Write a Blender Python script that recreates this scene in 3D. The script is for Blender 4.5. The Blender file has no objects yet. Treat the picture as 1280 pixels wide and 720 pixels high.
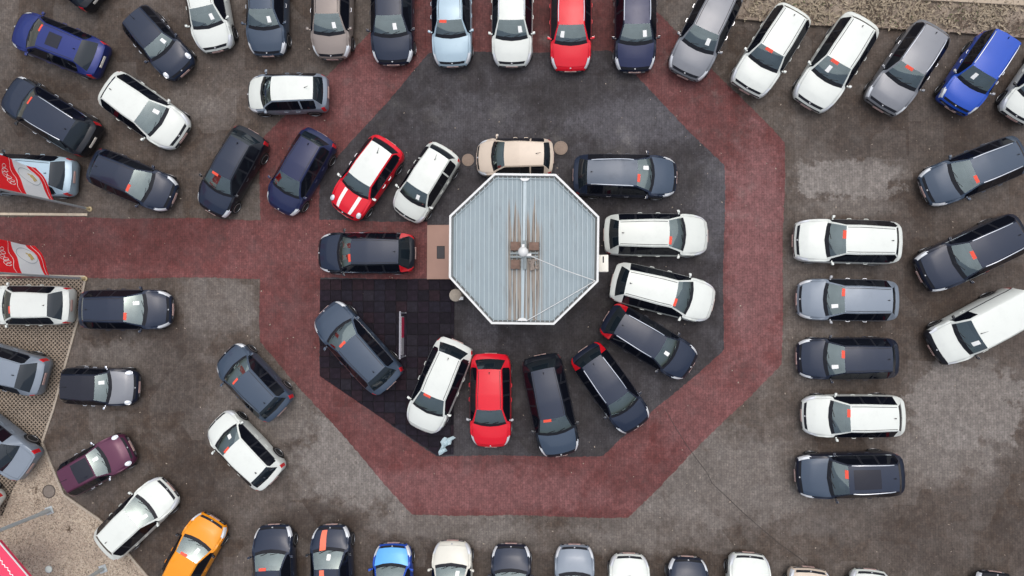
import bpy, bmesh, math, random
from mathutils import Vector, Quaternion, Matrix
random.seed(7)
S = bpy.context.scene
COL = S.collection

# ------------------------------------------------------------------ camera, sky, sun, exposure
HC = 30.0                       # flying height of the camera
FPX = 867.0                     # focal length in pixels of the 1280 px wide photograph
NADIR = (690.0, 388.0)          # pixel straight below the camera
_d = Vector((NADIR[0]-640.0, -(NADIR[1]-360.0), -FPX)).normalized()
CAMQ = _d.rotation_difference(Vector((0, 0, -1)))
cam_data = bpy.data.cameras.new('camera')
cam = bpy.data.objects.new('camera', cam_data)
COL.objects.link(cam)
cam.location = (0, 0, HC)
cam.rotation_mode = 'QUATERNION'
cam.rotation_quaternion = CAMQ
cam_data.sensor_width = 36.0
cam_data.lens = 36.0*FPX/1280.0
cam_data.clip_end = 2000.0
S.camera = cam

SUN_EL, SUN_AZ = math.radians(72), math.radians(20)
world = bpy.data.worlds.new('World'); S.world = world
world.use_nodes = True
wn, wl = world.node_tree.nodes, world.node_tree.links
wn.clear()
w_out = wn.new('ShaderNodeOutputWorld'); w_bg = wn.new('ShaderNodeBackground')
w_sky = wn.new('ShaderNodeTexSky'); w_hsv = wn.new('ShaderNodeHueSaturation')
w_sky.sky_type = 'NISHITA'; w_sky.sun_disc = False
w_sky.sun_elevation = SUN_EL; w_sky.sun_rotation = SUN_AZ
w_sky.dust_density = 4.0; w_sky.air_density = 1.0
w_hsv.inputs['Saturation'].default_value = 0.62      # cloud cover greys the whole sky
# overcast luminance of the whole sky: (1 + 2 sin elevation) / 3, the standard cloudy sky
w_tc = wn.new('ShaderNodeTexCoord'); w_sp = wn.new('ShaderNodeSeparateXYZ'); w_ma = wn.new('ShaderNodeMath'); w_mx = wn.new('ShaderNodeVectorMath')
w_ma.operation = 'MULTIPLY_ADD'; w_ma.inputs[1].default_value = 1.0; w_ma.inputs[2].default_value = .60; w_ma.use_clamp = False
w_mx.operation = 'SCALE'
wl.new(w_tc.outputs['Generated'], w_sp.inputs[0]); wl.new(w_sp.outputs[2], w_ma.inputs[0])
wl.new(w_sky.outputs[0], w_mx.inputs[0]); wl.new(w_ma.outputs[0], w_mx.inputs['Scale'])
wl.new(w_mx.outputs[0], w_hsv.inputs['Color']); wl.new(w_hsv.outputs[0], w_bg.inputs['Color'])
wl.new(w_bg.outputs[0], w_out.inputs['Surface'])
w_bg.inputs['Strength'].default_value = 0.15

sun_l = bpy.data.lights.new('sun', 'SUN'); sun = bpy.data.objects.new('sun', sun_l); COL.objects.link(sun)
sun_l.energy = 1.3; sun_l.angle = math.radians(130); sun_l.color = (1.0, 0.975, 0.93)
sd = Vector((math.sin(SUN_AZ)*math.cos(SUN_EL), math.cos(SUN_AZ)*math.cos(SUN_EL), math.sin(SUN_EL)))
sun.rotation_mode = 'QUATERNION'; sun.rotation_quaternion = sd.to_track_quat('Z', 'Y')
S.view_settings.view_transform = 'Standard'; S.view_settings.look = 'None'
S.view_settings.exposure = -0.14; S.view_settings.gamma = 1.0

def P(px, py, z=0.0):
    """survey point: the place on the plane z seen at a pixel of the 1280x720 photograph"""
    d = CAMQ @ Vector((px-640.0, -(py-360.0), -FPX))
    t = (z-HC)/d.z
    return Vector((d.x*t, d.y*t, z))

# ------------------------------------------------------------------ materials
class NT:
    def __init__(s, name):
        s.m = bpy.data.materials.new(name); s.m.use_nodes = True
        s.t = s.m.node_tree; s.b = s.t.nodes['Principled BSDF']
        s.co = None
    def n(s, typ, **kw):
        n = s.t.nodes.new(typ)
        for k, v in kw.items():
            if hasattr(n, k): setattr(n, k, v)
        return n
    def set(s, sock, v):
        if hasattr(v, 'is_output'): s.t.links.new(v, sock)
        elif isinstance(v, (tuple, list)) and len(v) == 3 and sock.type == 'RGBA': sock.default_value = (*v, 1)
        else: sock.default_value = v
    def coord(s):
        if s.co is None: s.co = s.n('ShaderNodeTexCoord').outputs['Object']
        return s.co
    def mapping(s, scale=(1,1,1), loc=(0,0,0), rot=(0,0,0)):
        m = s.n('ShaderNodeMapping'); s.set(m.inputs['Vector'], s.coord())
        m.inputs['Scale'].default_value = scale; m.inputs['Location'].default_value = loc; m.inputs['Rotation'].default_value = rot
        return m.outputs[0]
    def noise(s, scale, detail=3, rough=.55, vec=None, dist=0.0):
        n = s.n('ShaderNodeTexNoise'); s.set(n.inputs['Vector'], vec or s.coord())
        n.inputs['Scale'].default_value = scale; n.inputs['Detail'].default_value = detail
        n.inputs['Roughness'].default_value = rough; n.inputs['Distortion'].default_value = dist
        return n.outputs['Fac']
    def ramp(s, v, a, b, lo=0.0, hi=1.0):
        r = s.n('ShaderNodeMapRange'); r.interpolation_type = 'SMOOTHSTEP'
        s.set(r.inputs['Value'], v); s.set(r.inputs['From Min'], a); s.set(r.inputs['From Max'], b)
        s.set(r.inputs['To Min'], lo); s.set(r.inputs['To Max'], hi)
        return r.outputs[0]
    def math(s, op, a, b=0.0, c=0.0):
        m = s.n('ShaderNodeMath'); m.operation = op
        s.set(m.inputs[0], a); s.set(m.inputs[1], b); s.set(m.inputs[2], c)
        return m.outputs[0]
    def mix(s, f, a, b, mode='MIX'):
        m = s.n('ShaderNodeMix'); m.data_type = 'RGBA'; m.blend_type = mode
        s.set(m.inputs[0], f); s.set(m.inputs[6], a); s.set(m.inputs[7], b)
        return m.outputs[2]
    def bump(s, h, strength=.3, dist=.01):
        b = s.n('ShaderNodeBump'); s.set(b.inputs['Height'], h)
        b.inputs['Strength'].default_value = strength; b.inputs['Distance'].default_value = dist
        s.t.links.new(b.outputs[0], s.b.inputs['Normal'])
    def p(s, **kw):
        for k, v in kw.items(): s.set(s.b.inputs[k.replace('_', ' ')], v)
        return s.m

def simple(name, col, rough=.5, metal=0.0, coat=0.0, spec=.5, vary=.12, vs=6.0):
    t = NT(name)
    f = t.noise(vs, 4)
    c = t.mix(f, tuple(x*(1-vary) for x in col), tuple(min(1, x*(1+vary)) for x in col))
    t.p(Base_Color=c, Roughness=rough, Metallic=metal, Coat_Weight=coat)
    t.b.inputs['Specular IOR Level'].default_value = spec
    return t.m

def paint(name, col, metal=.0, rough=.32):
    t = NT(name)
    dirt = t.ramp(t.noise(2.3, 5, .65), 0.48, .80, 0, .24)
    fine = t.noise(420, 1)
    c = t.mix(t.math('MULTIPLY', fine, .12), col, tuple(min(1, x*1.5+.004) for x in col))
    c = t.mix(dirt, c, tuple(x*.72+.010 for x in col))
    t.p(Base_Color=c, Roughness=t.ramp(dirt, 0, .24, rough, rough+.2), Metallic=metal, Coat_Weight=.4, Coat_Roughness=.06)
    t.b.inputs['Specular IOR Level'].default_value = .22
    return t.m

PAINT = {
 'white': paint('white car paint', (.63,.66,.62)),
 'pearl': paint('pearl white car paint', (.58,.61,.57)),
 'cream': paint('cream car paint', (.61,.60,.53)),
 'beige': paint('beige car paint', (.56,.47,.38), .0),
 'black': paint('black car paint', (.006,.008,.013)),
 'ink': paint('blue black car paint', (.008,.012,.026), .05),
 'navy': paint('navy car paint', (.012,.018,.062), .1),
 'slate': paint('slate car paint', (.045,.066,.10), .15),
 'dkgrey': paint('dark grey car paint', (.014,.022,.044), .1),  # sky's blue reflection on dark roofs and bonnets mixed into this paint
 'grey': paint('mid grey car paint', (.185,.195,.215), .2),
 'silver': paint('silver car paint', (.19,.225,.27), .15),
 'iceblue': paint('ice blue car paint', (.34,.45,.52), .15),
 'taupe': paint('taupe car paint', (.235,.20,.18), .15),
 'blue': paint('bright blue car paint', (.012,.066,.40), .05),
 'royal': paint('royal blue car paint', (.014,.026,.150), .2),
 'skyblue': paint('sky blue car paint', (.10,.36,.72), .1),
 'red': paint('red car paint', (.62,.008,.022)),
 'orange': paint('orange car paint', (.74,.26,.006)),
 'maroon': paint('maroon car paint', (.085,.020,.050), .3),
}
def glass_screen():
    t = NT('windscreen glass'); nt = t.t; nt.nodes.remove(t.b)
    out = [n for n in nt.nodes if n.type == 'OUTPUT_MATERIAL'][0]
    tr = t.n('ShaderNodeBsdfTransparent'); tr.inputs[0].default_value = (.88,.95,.92,1)
    gl = t.n('ShaderNodeBsdfGlossy'); gl.inputs['Roughness'].default_value = .03; gl.inputs[0].default_value = (.86,1.0,.97,1)
    lw = t.n('ShaderNodeFresnel'); lw.inputs['IOR'].default_value = 1.62
    f = t.math('ADD', t.math('MULTIPLY', lw.outputs[0], 3.1), t.math('MULTIPLY', t.noise(1.7, 2), .14))
    mx = t.n('ShaderNodeMixShader'); t.set(mx.inputs[0], f)
    nt.links.new(tr.outputs[0], mx.inputs[1]); nt.links.new(gl.outputs[0], mx.inputs[2]); nt.links.new(mx.outputs[0], out.inputs[0])
    return t.m
M = {
 'glass': glass_screen(),
 'tint': simple('tinted car glass', (.005,.006,.010), .05, 0, 0, .22),
 'sunroof': simple('sunroof glass', (.012,.013,.022), .08, 0, 0, .35),
 'rearglass': simple('rear window glass', (.010,.016,.022), .06, 0, 0, .75),
 'black': simple('black trim plastic', (.012,.013,.018), .45, 0, 0, .3),
 'chrome': simple('chrome trim', (.72,.74,.78), .18, 1.0),
 'satin': simple('satin grey plastic', (.35,.36,.38), .4),
 'lamp': simple('headlamp lens', (.74,.77,.80), .12, .2, 1.0),
 'tail': simple('tail lamp lens', (.55,.008,.016), .12, 0, .8),
 'tyre': simple('tyre rubber', (.013,.013,.014), .85),
 'rim': simple('alloy rim', (.42,.43,.45), .3, .8),
 'steelrim': simple('painted rim', (.75,.75,.72), .4),
 'dash': simple('dashboard plastic', (.080,.086,.088), .6),
 'seat': simple('seat cloth', (.075,.075,.078), .9, 0, 0, .2),
 'card': simple('white paper card', (.90,.92,.88), .7),
 'tag': simple('red orange paper strip', (.80,.085,.045), .6),
 'plate': simple('number plate', (.46,.31,.28), .4),
 'plate2': simple('pale number plate', (.72,.68,.60), .4),
 'mirrorglass': simple('mirror glass', (.6,.62,.64), .03, 1.0),
 'stripe': simple('orange red stripe', (.80,.16,.085), .4),
 'wstripe': simple('white stripe', (.8,.8,.77), .4),
}

# ------------------------------------------------------------------ object helpers
def mesh(name, verts, faces, smooth=False, ang=38):
    me = bpy.data.meshes.new(name)
    me.from_pydata([tuple(v) for v in verts], [], faces)
    bm = bmesh.new(); bm.from_mesh(me)
    bmesh.ops.remove_doubles(bm, verts=bm.verts, dist=1e-5)
    bmesh.ops.recalc_face_normals(bm, faces=bm.faces)
    bm.to_mesh(me); bm.free()
    if smooth:
        for p in me.polygons: p.use_smooth = True
        me.set_sharp_from_angle(angle=math.radians(ang))
    return me
def rawmesh(name, verts, faces, smooth=False, ang=38):
    me = bpy.data.meshes.new(name); me.from_pydata([tuple(v) for v in verts], [], faces); me.update()
    if smooth:
        for p in me.polygons: p.use_smooth = True
        me.set_sharp_from_angle(angle=math.radians(ang))
    return me
def link(name, me, mat=None, parent=None, loc=None):
    o = bpy.data.objects.new(name, me); COL.objects.link(o)
    if mat is not None:
        if len(me.materials) == 0: me.materials.append(None)
        o.material_slots[0].link = 'OBJECT'; o.material_slots[0].material = mat
    if parent is not None: o.parent = parent
    if loc is not None: o.location = loc
    return o
def tag(o, label=None, cat=None, group=None, kind=None):
    if label: o['label'] = label
    if cat: o['category'] = cat
    if group: o['group'] = group
    if kind: o['kind'] = kind
    return o
def empty(name, loc=(0,0,0), rz=0.0):
    o = bpy.data.objects.new(name, None); COL.objects.link(o)
    o.location = loc; o.rotation_euler = (0,0,rz); o.empty_display_size = .3
    return o
def structure(name, me, mat): return tag(link(name, me, mat), kind='structure')

class MB:
    """collects shapes for one mesh"""
    def __init__(s): s.v = []; s.f = []
    def add(s, v, f):
        k = len(s.v); s.v += [Vector(p) for p in v]; s.f += [tuple(i+k for i in q) for q in f]; return s
    def box(s, x0, x1, y0, y1, z0, z1, bev=0.0, mat=None):
        if bev > 0:
            bm = bmesh.new(); bmesh.ops.create_cube(bm, size=1)
            for v in bm.verts: v.co = Vector(((x0+x1)/2+v.co.x*(x1-x0), (y0+y1)/2+v.co.y*(y1-y0), (z0+z1)/2+v.co.z*(z1-z0)))
            bmesh.ops.bevel(bm, geom=bm.edges[:], offset=bev, segments=2, profile=.6, affect='EDGES')
            bm.verts.index_update()
            v = [w.co.copy() for w in bm.verts]; f = [[w.index for w in q.verts] for q in bm.faces]; bm.free()
        else:
            v = [Vector((x,y,z)) for z in (z0,z1) for x,y in ((x0,y0),(x1,y0),(x1,y1),(x0,y1))]
            f = [(0,3,2,1),(4,5,6,7),(0,1,5,4),(1,2,6,5),(2,3,7,6),(3,0,4,7)]
        if mat is not None: v = [mat @ p for p in v]
        return s.add(v, f)
    def tube(s, pts, r, n=8, cap=True):
        pts = [Vector(p) for p in pts]; rs = r if isinstance(r, (list, tuple)) else [r]*len(pts)
        v, f = [], []
        for i, p in enumerate(pts):
            t = (pts[min(i+1, len(pts)-1)]-pts[max(i-1, 0)]).normalized()
            a = t.cross(Vector((0,0,1)) if abs(t.z) < .95 else Vector((1,0,0))).normalized(); b = t.cross(a)
            for k in range(n):
                w = 2*math.pi*k/n; v.append(p+(a*math.cos(w)+b*math.sin(w))*rs[i])
        for i in range(len(pts)-1):
            for k in range(n): f.append((i*n+k, i*n+(k+1)%n, (i+1)*n+(k+1)%n, (i+1)*n+k))
        if cap: f.append(tuple(range(n))[::-1]); f.append(tuple((len(pts)-1)*n+k for k in range(n)))
        return s.add(v, f)
    def lathe(s, prof, n=24, axis='z', c=(0,0,0), cap=True):
        v, f = [], []; c = Vector(c)
        for r, h in prof:
            for k in range(n):
                w = 2*math.pi*k/n; a, b = r*math.cos(w), r*math.sin(w)
                v.append(c+(Vector((a,b,h)) if axis == 'z' else Vector((a,h,b))))
        for i in range(len(prof)-1):
            for k in range(n): f.append((i*n+k, i*n+(k+1)%n, (i+1)*n+(k+1)%n, (i+1)*n+k))
        if cap: f.append(tuple(range(n))[::-1]); f.append(tuple((len(prof)-1)*n+k for k in range(n)))
        return s.add(v, f)
    def prism(s, poly, z0, z1):
        n = len(poly)
        v = [Vector((p[0],p[1],z0)) for p in poly]+[Vector((p[0],p[1],z1)) for p in poly]
        return s.add(v, [tuple(range(n))[::-1], tuple(range(n,2*n))]+[(i,(i+1)%n,n+(i+1)%n,n+i) for i in range(n)])
    def me(s, name, smooth=False, ang=38): return mesh(name, s.v, s.f, smooth, ang)

def clip(poly, a, b, c):
    """keep the part of a 2-D polygon with a*x+b*y+c >= 0"""
    out = []
    for i in range(len(poly)):
        p, q = poly[i], poly[(i+1)%len(poly)]
        dp, dq = a*p[0]+b*p[1]+c, a*q[0]+b*q[1]+c
        if dp >= 0: out.append(p)
        if (dp >= 0) != (dq >= 0):
            t = dp/(dp-dq); out.append((p[0]+(q[0]-p[0])*t, p[1]+(q[1]-p[1])*t))
    return out
def clip_convex(poly, conv):
    A = sum(conv[i][0]*conv[(i+1)%len(conv)][1]-conv[(i+1)%len(conv)][0]*conv[i][1] for i in range(len(conv)))
    s = 1 if A > 0 else -1
    for i in range(len(conv)):
        p, q = conv[i], conv[(i+1)%len(conv)]
        a, b = -(q[1]-p[1])*s, (q[0]-p[0])*s
        poly = clip(poly, a, b, -(a*p[0]+b*p[1]))
        if len(poly) < 3: return []
    return poly
def inside(x, y, poly):
    r = False; j = len(poly)-1
    for i in range(len(poly)):
        if (poly[i][1] > y) != (poly[j][1] > y) and x < (poly[j][0]-poly[i][0])*(y-poly[i][1])/(poly[j][1]-poly[i][1])+poly[i][0]: r = not r
        j = i
    return r

# ------------------------------------------------------------------ the ground
def paving(name, base, alt, light, dark, bx=.21, by=.105, mortar=.25, lights=(), darks=(), pool_sheen=(), rough=.62, patch=.30, speck=.35, block=(.85,.62)):
    t = NT(name)
    big = t.ramp(t.noise(.16, 5, .6), .42, .62)
    c = t.mix(big, base, alt)
    med = t.ramp(t.noise(1.3, 7, .72, dist=.4), .36, .74)
    c = t.mix(t.math('MULTIPLY', med, .42), c, light)
    blot = t.ramp(t.noise(.6, 7, .75, vec=t.mapping(loc=(31,17,0))), .46, .76)
    c = t.mix(t.math('MULTIPLY', blot, .8), c, dark)
    # re-laid patches of bricks, squarish, slightly different batches
    vo = t.n('ShaderNodeTexVoronoi'); vo.distance = 'CHEBYCHEV'; t.set(vo.inputs['Vector'], t.mapping(scale=(*block,1)))
    vo.inputs['Scale'].default_value = .8; vo.inputs['Randomness'].default_value = .85
    sep = t.n('ShaderNodeSeparateColor'); t.set(sep.inputs[0], vo.outputs['Color'])
    c = t.mix(t.ramp(sep.outputs[0], .1, .95, 0, patch), c, light)
    c = t.mix(t.ramp(sep.outputs[1], .45, 1.0, 0, patch), c, dark)
    for lst, col, am in ((lights, light, .95), (pool_sheen, light, 1.06), (darks, dark, .8)):
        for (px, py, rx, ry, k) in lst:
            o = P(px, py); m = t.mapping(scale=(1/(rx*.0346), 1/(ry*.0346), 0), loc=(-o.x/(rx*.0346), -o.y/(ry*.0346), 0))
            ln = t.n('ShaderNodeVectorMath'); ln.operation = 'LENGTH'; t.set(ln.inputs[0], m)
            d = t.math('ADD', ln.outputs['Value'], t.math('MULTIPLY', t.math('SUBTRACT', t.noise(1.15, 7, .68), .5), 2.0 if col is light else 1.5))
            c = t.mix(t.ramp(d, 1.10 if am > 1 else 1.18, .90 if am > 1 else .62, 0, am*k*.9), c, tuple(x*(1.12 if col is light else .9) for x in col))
    br = t.n('ShaderNodeTexBrick'); t.set(br.inputs['Vector'], t.mapping(rot=(0,0,math.radians(90))))
    br.inputs['Scale'].default_value = 1.0; br.inputs['Brick Width'].default_value = bx; br.inputs['Row Height'].default_value = by
    br.inputs['Mortar Size'].default_value = .008; br.inputs['Color1'].default_value = (.84,.84,.84,1); br.inputs['Color2'].default_value = (1.14,1.13,1.12,1)
    br.inputs['Mortar'].default_value = (1-mortar*1.6,)*3+(1,); br.inputs['Mortar Smooth'].default_value = .3
    c = t.mix(.75, c, br.outputs['Color'], 'MULTIPLY')
    fine = t.noise(9, 6, .75)
    c = t.mix(.85, c, t.mix(t.ramp(fine, .28, .72), (.72,.72,.72), (1.28,1.27,1.26)), 'MULTIPLY')
    grit = t.noise(38, 3, .6, vec=t.mapping(scale=(1.6,.55,1)))
    c = t.mix(1.0, c, t.mix(t.ramp(grit, .25, .75), (.84,.84,.84), (1.16,1.155,1.15)), 'MULTIPLY')
    mot = t.ramp(t.noise(3.2, 5, .7, vec=t.mapping(loc=(2,7,0))), .40, .64)
    c = t.mix(1.0, c, t.mix(mot, (.84,.835,.83), (1.12,1.12,1.12)), 'MULTIPLY')
    pit = t.ramp(t.noise(6.5, 2, .5, vec=t.mapping(loc=(12,3,0))), .66, .72, 0, .45)
    c = t.mix(pit, c, tuple(x*.8 for x in dark))
    sp = t.ramp(t.noise(11, 2, .5, vec=t.mapping(loc=(5,9,0))), .70, .78, 0, speck)
    c = t.mix(sp, c, tuple(min(1, x*2.0+.05) for x in light))
    t.bump(t.math('ADD', t.math('MULTIPLY', br.outputs['Fac'], -1.0), t.math('MULTIPLY', fine, .8)), .35, .006)
    t.p(Base_Color=c, Roughness=t.ramp(t.math('ADD', t.math('MULTIPLY', blot, .5), t.math('MULTIPLY', t.noise(.9, 5, .6), .5)), .2, .8, rough+.15, rough-.28))
    t.b.inputs['Specular IOR Level'].default_value = .35
    return t.m
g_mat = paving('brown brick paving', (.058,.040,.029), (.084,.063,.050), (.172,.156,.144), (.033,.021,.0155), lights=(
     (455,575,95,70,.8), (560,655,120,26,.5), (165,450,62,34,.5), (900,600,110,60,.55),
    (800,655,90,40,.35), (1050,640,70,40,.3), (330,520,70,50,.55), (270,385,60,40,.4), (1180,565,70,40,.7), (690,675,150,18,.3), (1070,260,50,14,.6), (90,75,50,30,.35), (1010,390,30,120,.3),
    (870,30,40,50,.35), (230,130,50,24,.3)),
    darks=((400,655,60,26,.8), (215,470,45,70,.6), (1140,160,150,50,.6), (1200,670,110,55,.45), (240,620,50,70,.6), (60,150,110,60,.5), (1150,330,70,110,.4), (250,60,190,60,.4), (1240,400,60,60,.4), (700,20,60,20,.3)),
    pool_sheen=((1062,222,70,25,.95), (1210,505,70,50,.85), (450,575,72,52,.55)))  # sky reflection in the puddles painted on as pale patches
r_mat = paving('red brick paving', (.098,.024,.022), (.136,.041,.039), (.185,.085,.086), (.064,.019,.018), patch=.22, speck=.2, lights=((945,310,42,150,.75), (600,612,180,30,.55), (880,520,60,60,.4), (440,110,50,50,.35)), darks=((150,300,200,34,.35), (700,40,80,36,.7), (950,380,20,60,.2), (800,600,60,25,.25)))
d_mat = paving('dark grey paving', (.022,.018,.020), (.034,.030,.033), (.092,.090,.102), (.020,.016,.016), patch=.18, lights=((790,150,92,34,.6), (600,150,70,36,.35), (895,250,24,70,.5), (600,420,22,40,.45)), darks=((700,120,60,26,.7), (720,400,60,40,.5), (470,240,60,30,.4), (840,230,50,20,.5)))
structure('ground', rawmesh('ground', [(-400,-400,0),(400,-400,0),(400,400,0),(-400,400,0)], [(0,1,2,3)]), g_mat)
def sheet(name, px, z, mat):
    c = [P(x, y, z) for x, y in px]; v = []; rg = random.Random(name)
    for a, b in zip(c, c[1:]+c[:1]):
        n = max(1, int((b-a).length/.105)); d = (b-a).normalized(); w = Vector((-d.y, d.x, 0))
        for k in range(n): v.append(a.lerp(b, k/n)+w*rg.uniform(-.022, .022)*(k > 0)+w*.03*math.sin(k*.11)*(k > 0))
    return structure(name, rawmesh(name, v, [tuple(range(len(v)))[::-1]]), mat)
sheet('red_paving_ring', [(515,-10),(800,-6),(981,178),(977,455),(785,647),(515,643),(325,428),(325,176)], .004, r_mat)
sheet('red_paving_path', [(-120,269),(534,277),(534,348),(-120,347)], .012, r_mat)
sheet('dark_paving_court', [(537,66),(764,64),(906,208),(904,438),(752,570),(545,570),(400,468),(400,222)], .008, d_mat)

# rubber tile patch: every tile a piece
joint = simple('tile joint', (.003,.002,.004), .9)
tile_px = [(400,349),(568,349),(567,568),(546,569),(400,470)]
tp = [tuple(P(x, y, .016)[:2]) for x, y in tile_px]
tb = structure('tile_paving', rawmesh('tile_paving', [(*p, .016) for p in tp], [tuple(range(5))[::-1]]), joint)
TM = []
for k in range(8):
    t = NT('dark rubber tile'); f = t.noise(3.0+k, 5, .65); g = t.noise(60, 2)
    a = [(.0085,.0062,.0105),(.0105,.007,.012),(.0135,.0075,.0115),(.010,.0085,.014),(.007,.0055,.009),(.0145,.008,.0115),(.0085,.0062,.0105),(.013,.011,.016)][k]
    c = t.mix(t.ramp(f, .4, .75), a, tuple(x*1.9 for x in a)); c = t.mix(.7, c, t.mix(g, (.7,.7,.7), (1.3,1.3,1.3)), 'MULTIPLY')
    t.p(Base_Color=c, Roughness=.75); t.b.inputs['Specular IOR Level'].default_value = .15; TM.append(t.m)
TS = .485
x0, y1 = tp[0][0], tp[0][1]
ntx, nty = 13, 17
full = None
for i in range(ntx):
    for j in range(nty):
        xa, yb = x0+i*TS, y1-j*TS
        sq = [(xa+.011, yb-TS+.011), (xa+TS-.011, yb-TS+.011), (xa+TS-.011, yb-.011), (xa+.011, yb-.011)]
        q = clip_convex(sq, tp)
        if len(q) < 3: continue
        ar = abs(sum(q[k][0]*q[(k+1)%len(q)][1]-q[(k+1)%len(q)][0]*q[k][1] for k in range(len(q))))/2
        if ar < .01: continue
        whole = ar > (TS-.022)**2*.995
        cx, cy = xa+TS/2, yb-TS/2
        if whole and full: me = full
        else:
            qq = [(p[0]-cx, p[1]-cy) for p in q]
            n = len(qq)
            v = [(p[0],p[1],0) for p in qq]+[(p[0],p[1],.015) for p in qq]+[(p[0]*.965,p[1]*.965,.022) for p in qq]
            f = [tuple(range(2*n,3*n))]
            for r in (0, n):
                f += [(r+a, r+(a+1)%n, r+n+(a+1)%n, r+n+a) for a in range(n)]
            me = mesh('tile', v, f)
            if whole: full = me
        o = link('tile', me, random.choice(TM), tb, (cx, cy, .018+random.uniform(0, .004)))
        o.rotation_euler = (random.uniform(-.012,.012), random.uniform(-.012,.012), random.uniform(-.008,.008))

# ------------------------------------------------------------------ cars
def lerp(a, b, t): return a+(b-a)*t
def pw(pts, u):
    if u <= pts[0][0]: return pts[0][1]
    for (a, x), (b, y) in zip(pts, pts[1:]):
        if u <= b: return x+(y-x)*(u-a)/(b-a)
    return pts[-1][1]
def sm(pts, u):
    """monotone smooth curve through points"""
    n = len(pts)
    if u <= pts[0][0]: return pts[0][1]
    if u >= pts[-1][0]: return pts[-1][1]
    d = [(pts[i+1][1]-pts[i][1])/(pts[i+1][0]-pts[i][0]) for i in range(n-1)]
    m = [d[0]]+[0 if d[i-1]*d[i] <= 0 else 2*d[i-1]*d[i]/(d[i-1]+d[i]) for i in range(1, n-1)]+[d[-1]]
    for i in range(n-1):
        if u <= pts[i+1][0]:
            h = pts[i+1][0]-pts[i][0]; t = (u-pts[i][0])/h
            return ((2*t**3-3*t*t+1)*pts[i][1]+(t**3-2*t*t+t)*h*m[i]+(-2*t**3+3*t*t)*pts[i+1][1]+(t**3-t*t)*h*m[i+1])

TYPES = {
 'hatch':  dict(L=4.20, W=1.78, H=1.48, cowl=.235, head=.420, rend=0.845, rgl=0.945, belt=.93, nose=.70, tail=.98, rw=0.63, ub=.57, uc=.71),
 'estate': dict(L=4.45, W=1.80, H=1.50, cowl=.225, head=.397, rend=0.872, rgl=0.955, belt=.94, nose=.70, tail=.98, rw=0.635, ub=.54, uc=.70),
 'suv':    dict(L=4.40, W=1.84, H=1.66, cowl=.245, head=.415, rend=0.868, rgl=0.952, belt=1.04, nose=.82, tail=1.08, rw=0.645, ub=.55, uc=.70),
 'saloon': dict(L=4.35, W=1.76, H=1.44, cowl=.255, head=.410, rend=.690, rgl=.830, belt=.92, nose=.70, tail=.99, rw=0.62, ub=.56, uc=.69),
 'city':   dict(L=3.60, W=1.66, H=1.50, cowl=.200, head=.375, rend=.880, rgl=.960, belt=.93, nose=.74, tail=.98, rw=0.665, ub=.57, uc=.70),
 'retro':  dict(L=3.65, W=1.68, H=1.40, cowl=.275, head=.430, rend=.890, rgl=.960, belt=.92, nose=.72, tail=.94, rw=0.68, ub=.60, uc=.71, round=True),
 'jeep':   dict(L=3.75, W=1.74, H=1.68, cowl=.255, head=.410, rend=.945, rgl=.980, belt=1.02, nose=.86, tail=1.05, rw=0.69, ub=.57, uc=.70, spare=True, box=True),
 'coupe':  dict(L=3.95, W=1.74, H=1.45, cowl=.215, head=.340, rend=.715, rgl=.865, belt=.93, nose=.70, tail=.99, rw=0.62, ub=.56, uc=.69),
 'hatch2': dict(L=4.05, W=1.76, H=1.50, cowl=.205, head=.400, rend=0.855, rgl=0.945, belt=.95, nose=.74, tail=1.0, rw=0.63, ub=.56, uc=.71, rnd=.45, crease=1),
 'suv2':   dict(L=4.45, W=1.84, H=1.64, cowl=.255, head=.410, rend=0.88, rgl=0.958, belt=1.04, nose=.84, tail=1.08, rw=0.65, ub=.55, uc=.70, rnd=-.3, crease=1),
 'wagon':  dict(L=4.45, W=1.80, H=1.52, cowl=.225, head=.390, rend=0.865, rgl=0.955, belt=.95, nose=.71, tail=1.00, rw=0.64, ub=.54, uc=.70, redrear=True),
 'van':    dict(L=4.40, W=1.84, H=1.74, cowl=.215, head=.355, rend=.965, rgl=.988, belt=1.08, nose=.84, tail=1.10, rw=.76, ub=.46, uc=.66, van=True, box=True),
}
UF, UR = .185, .795
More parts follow.
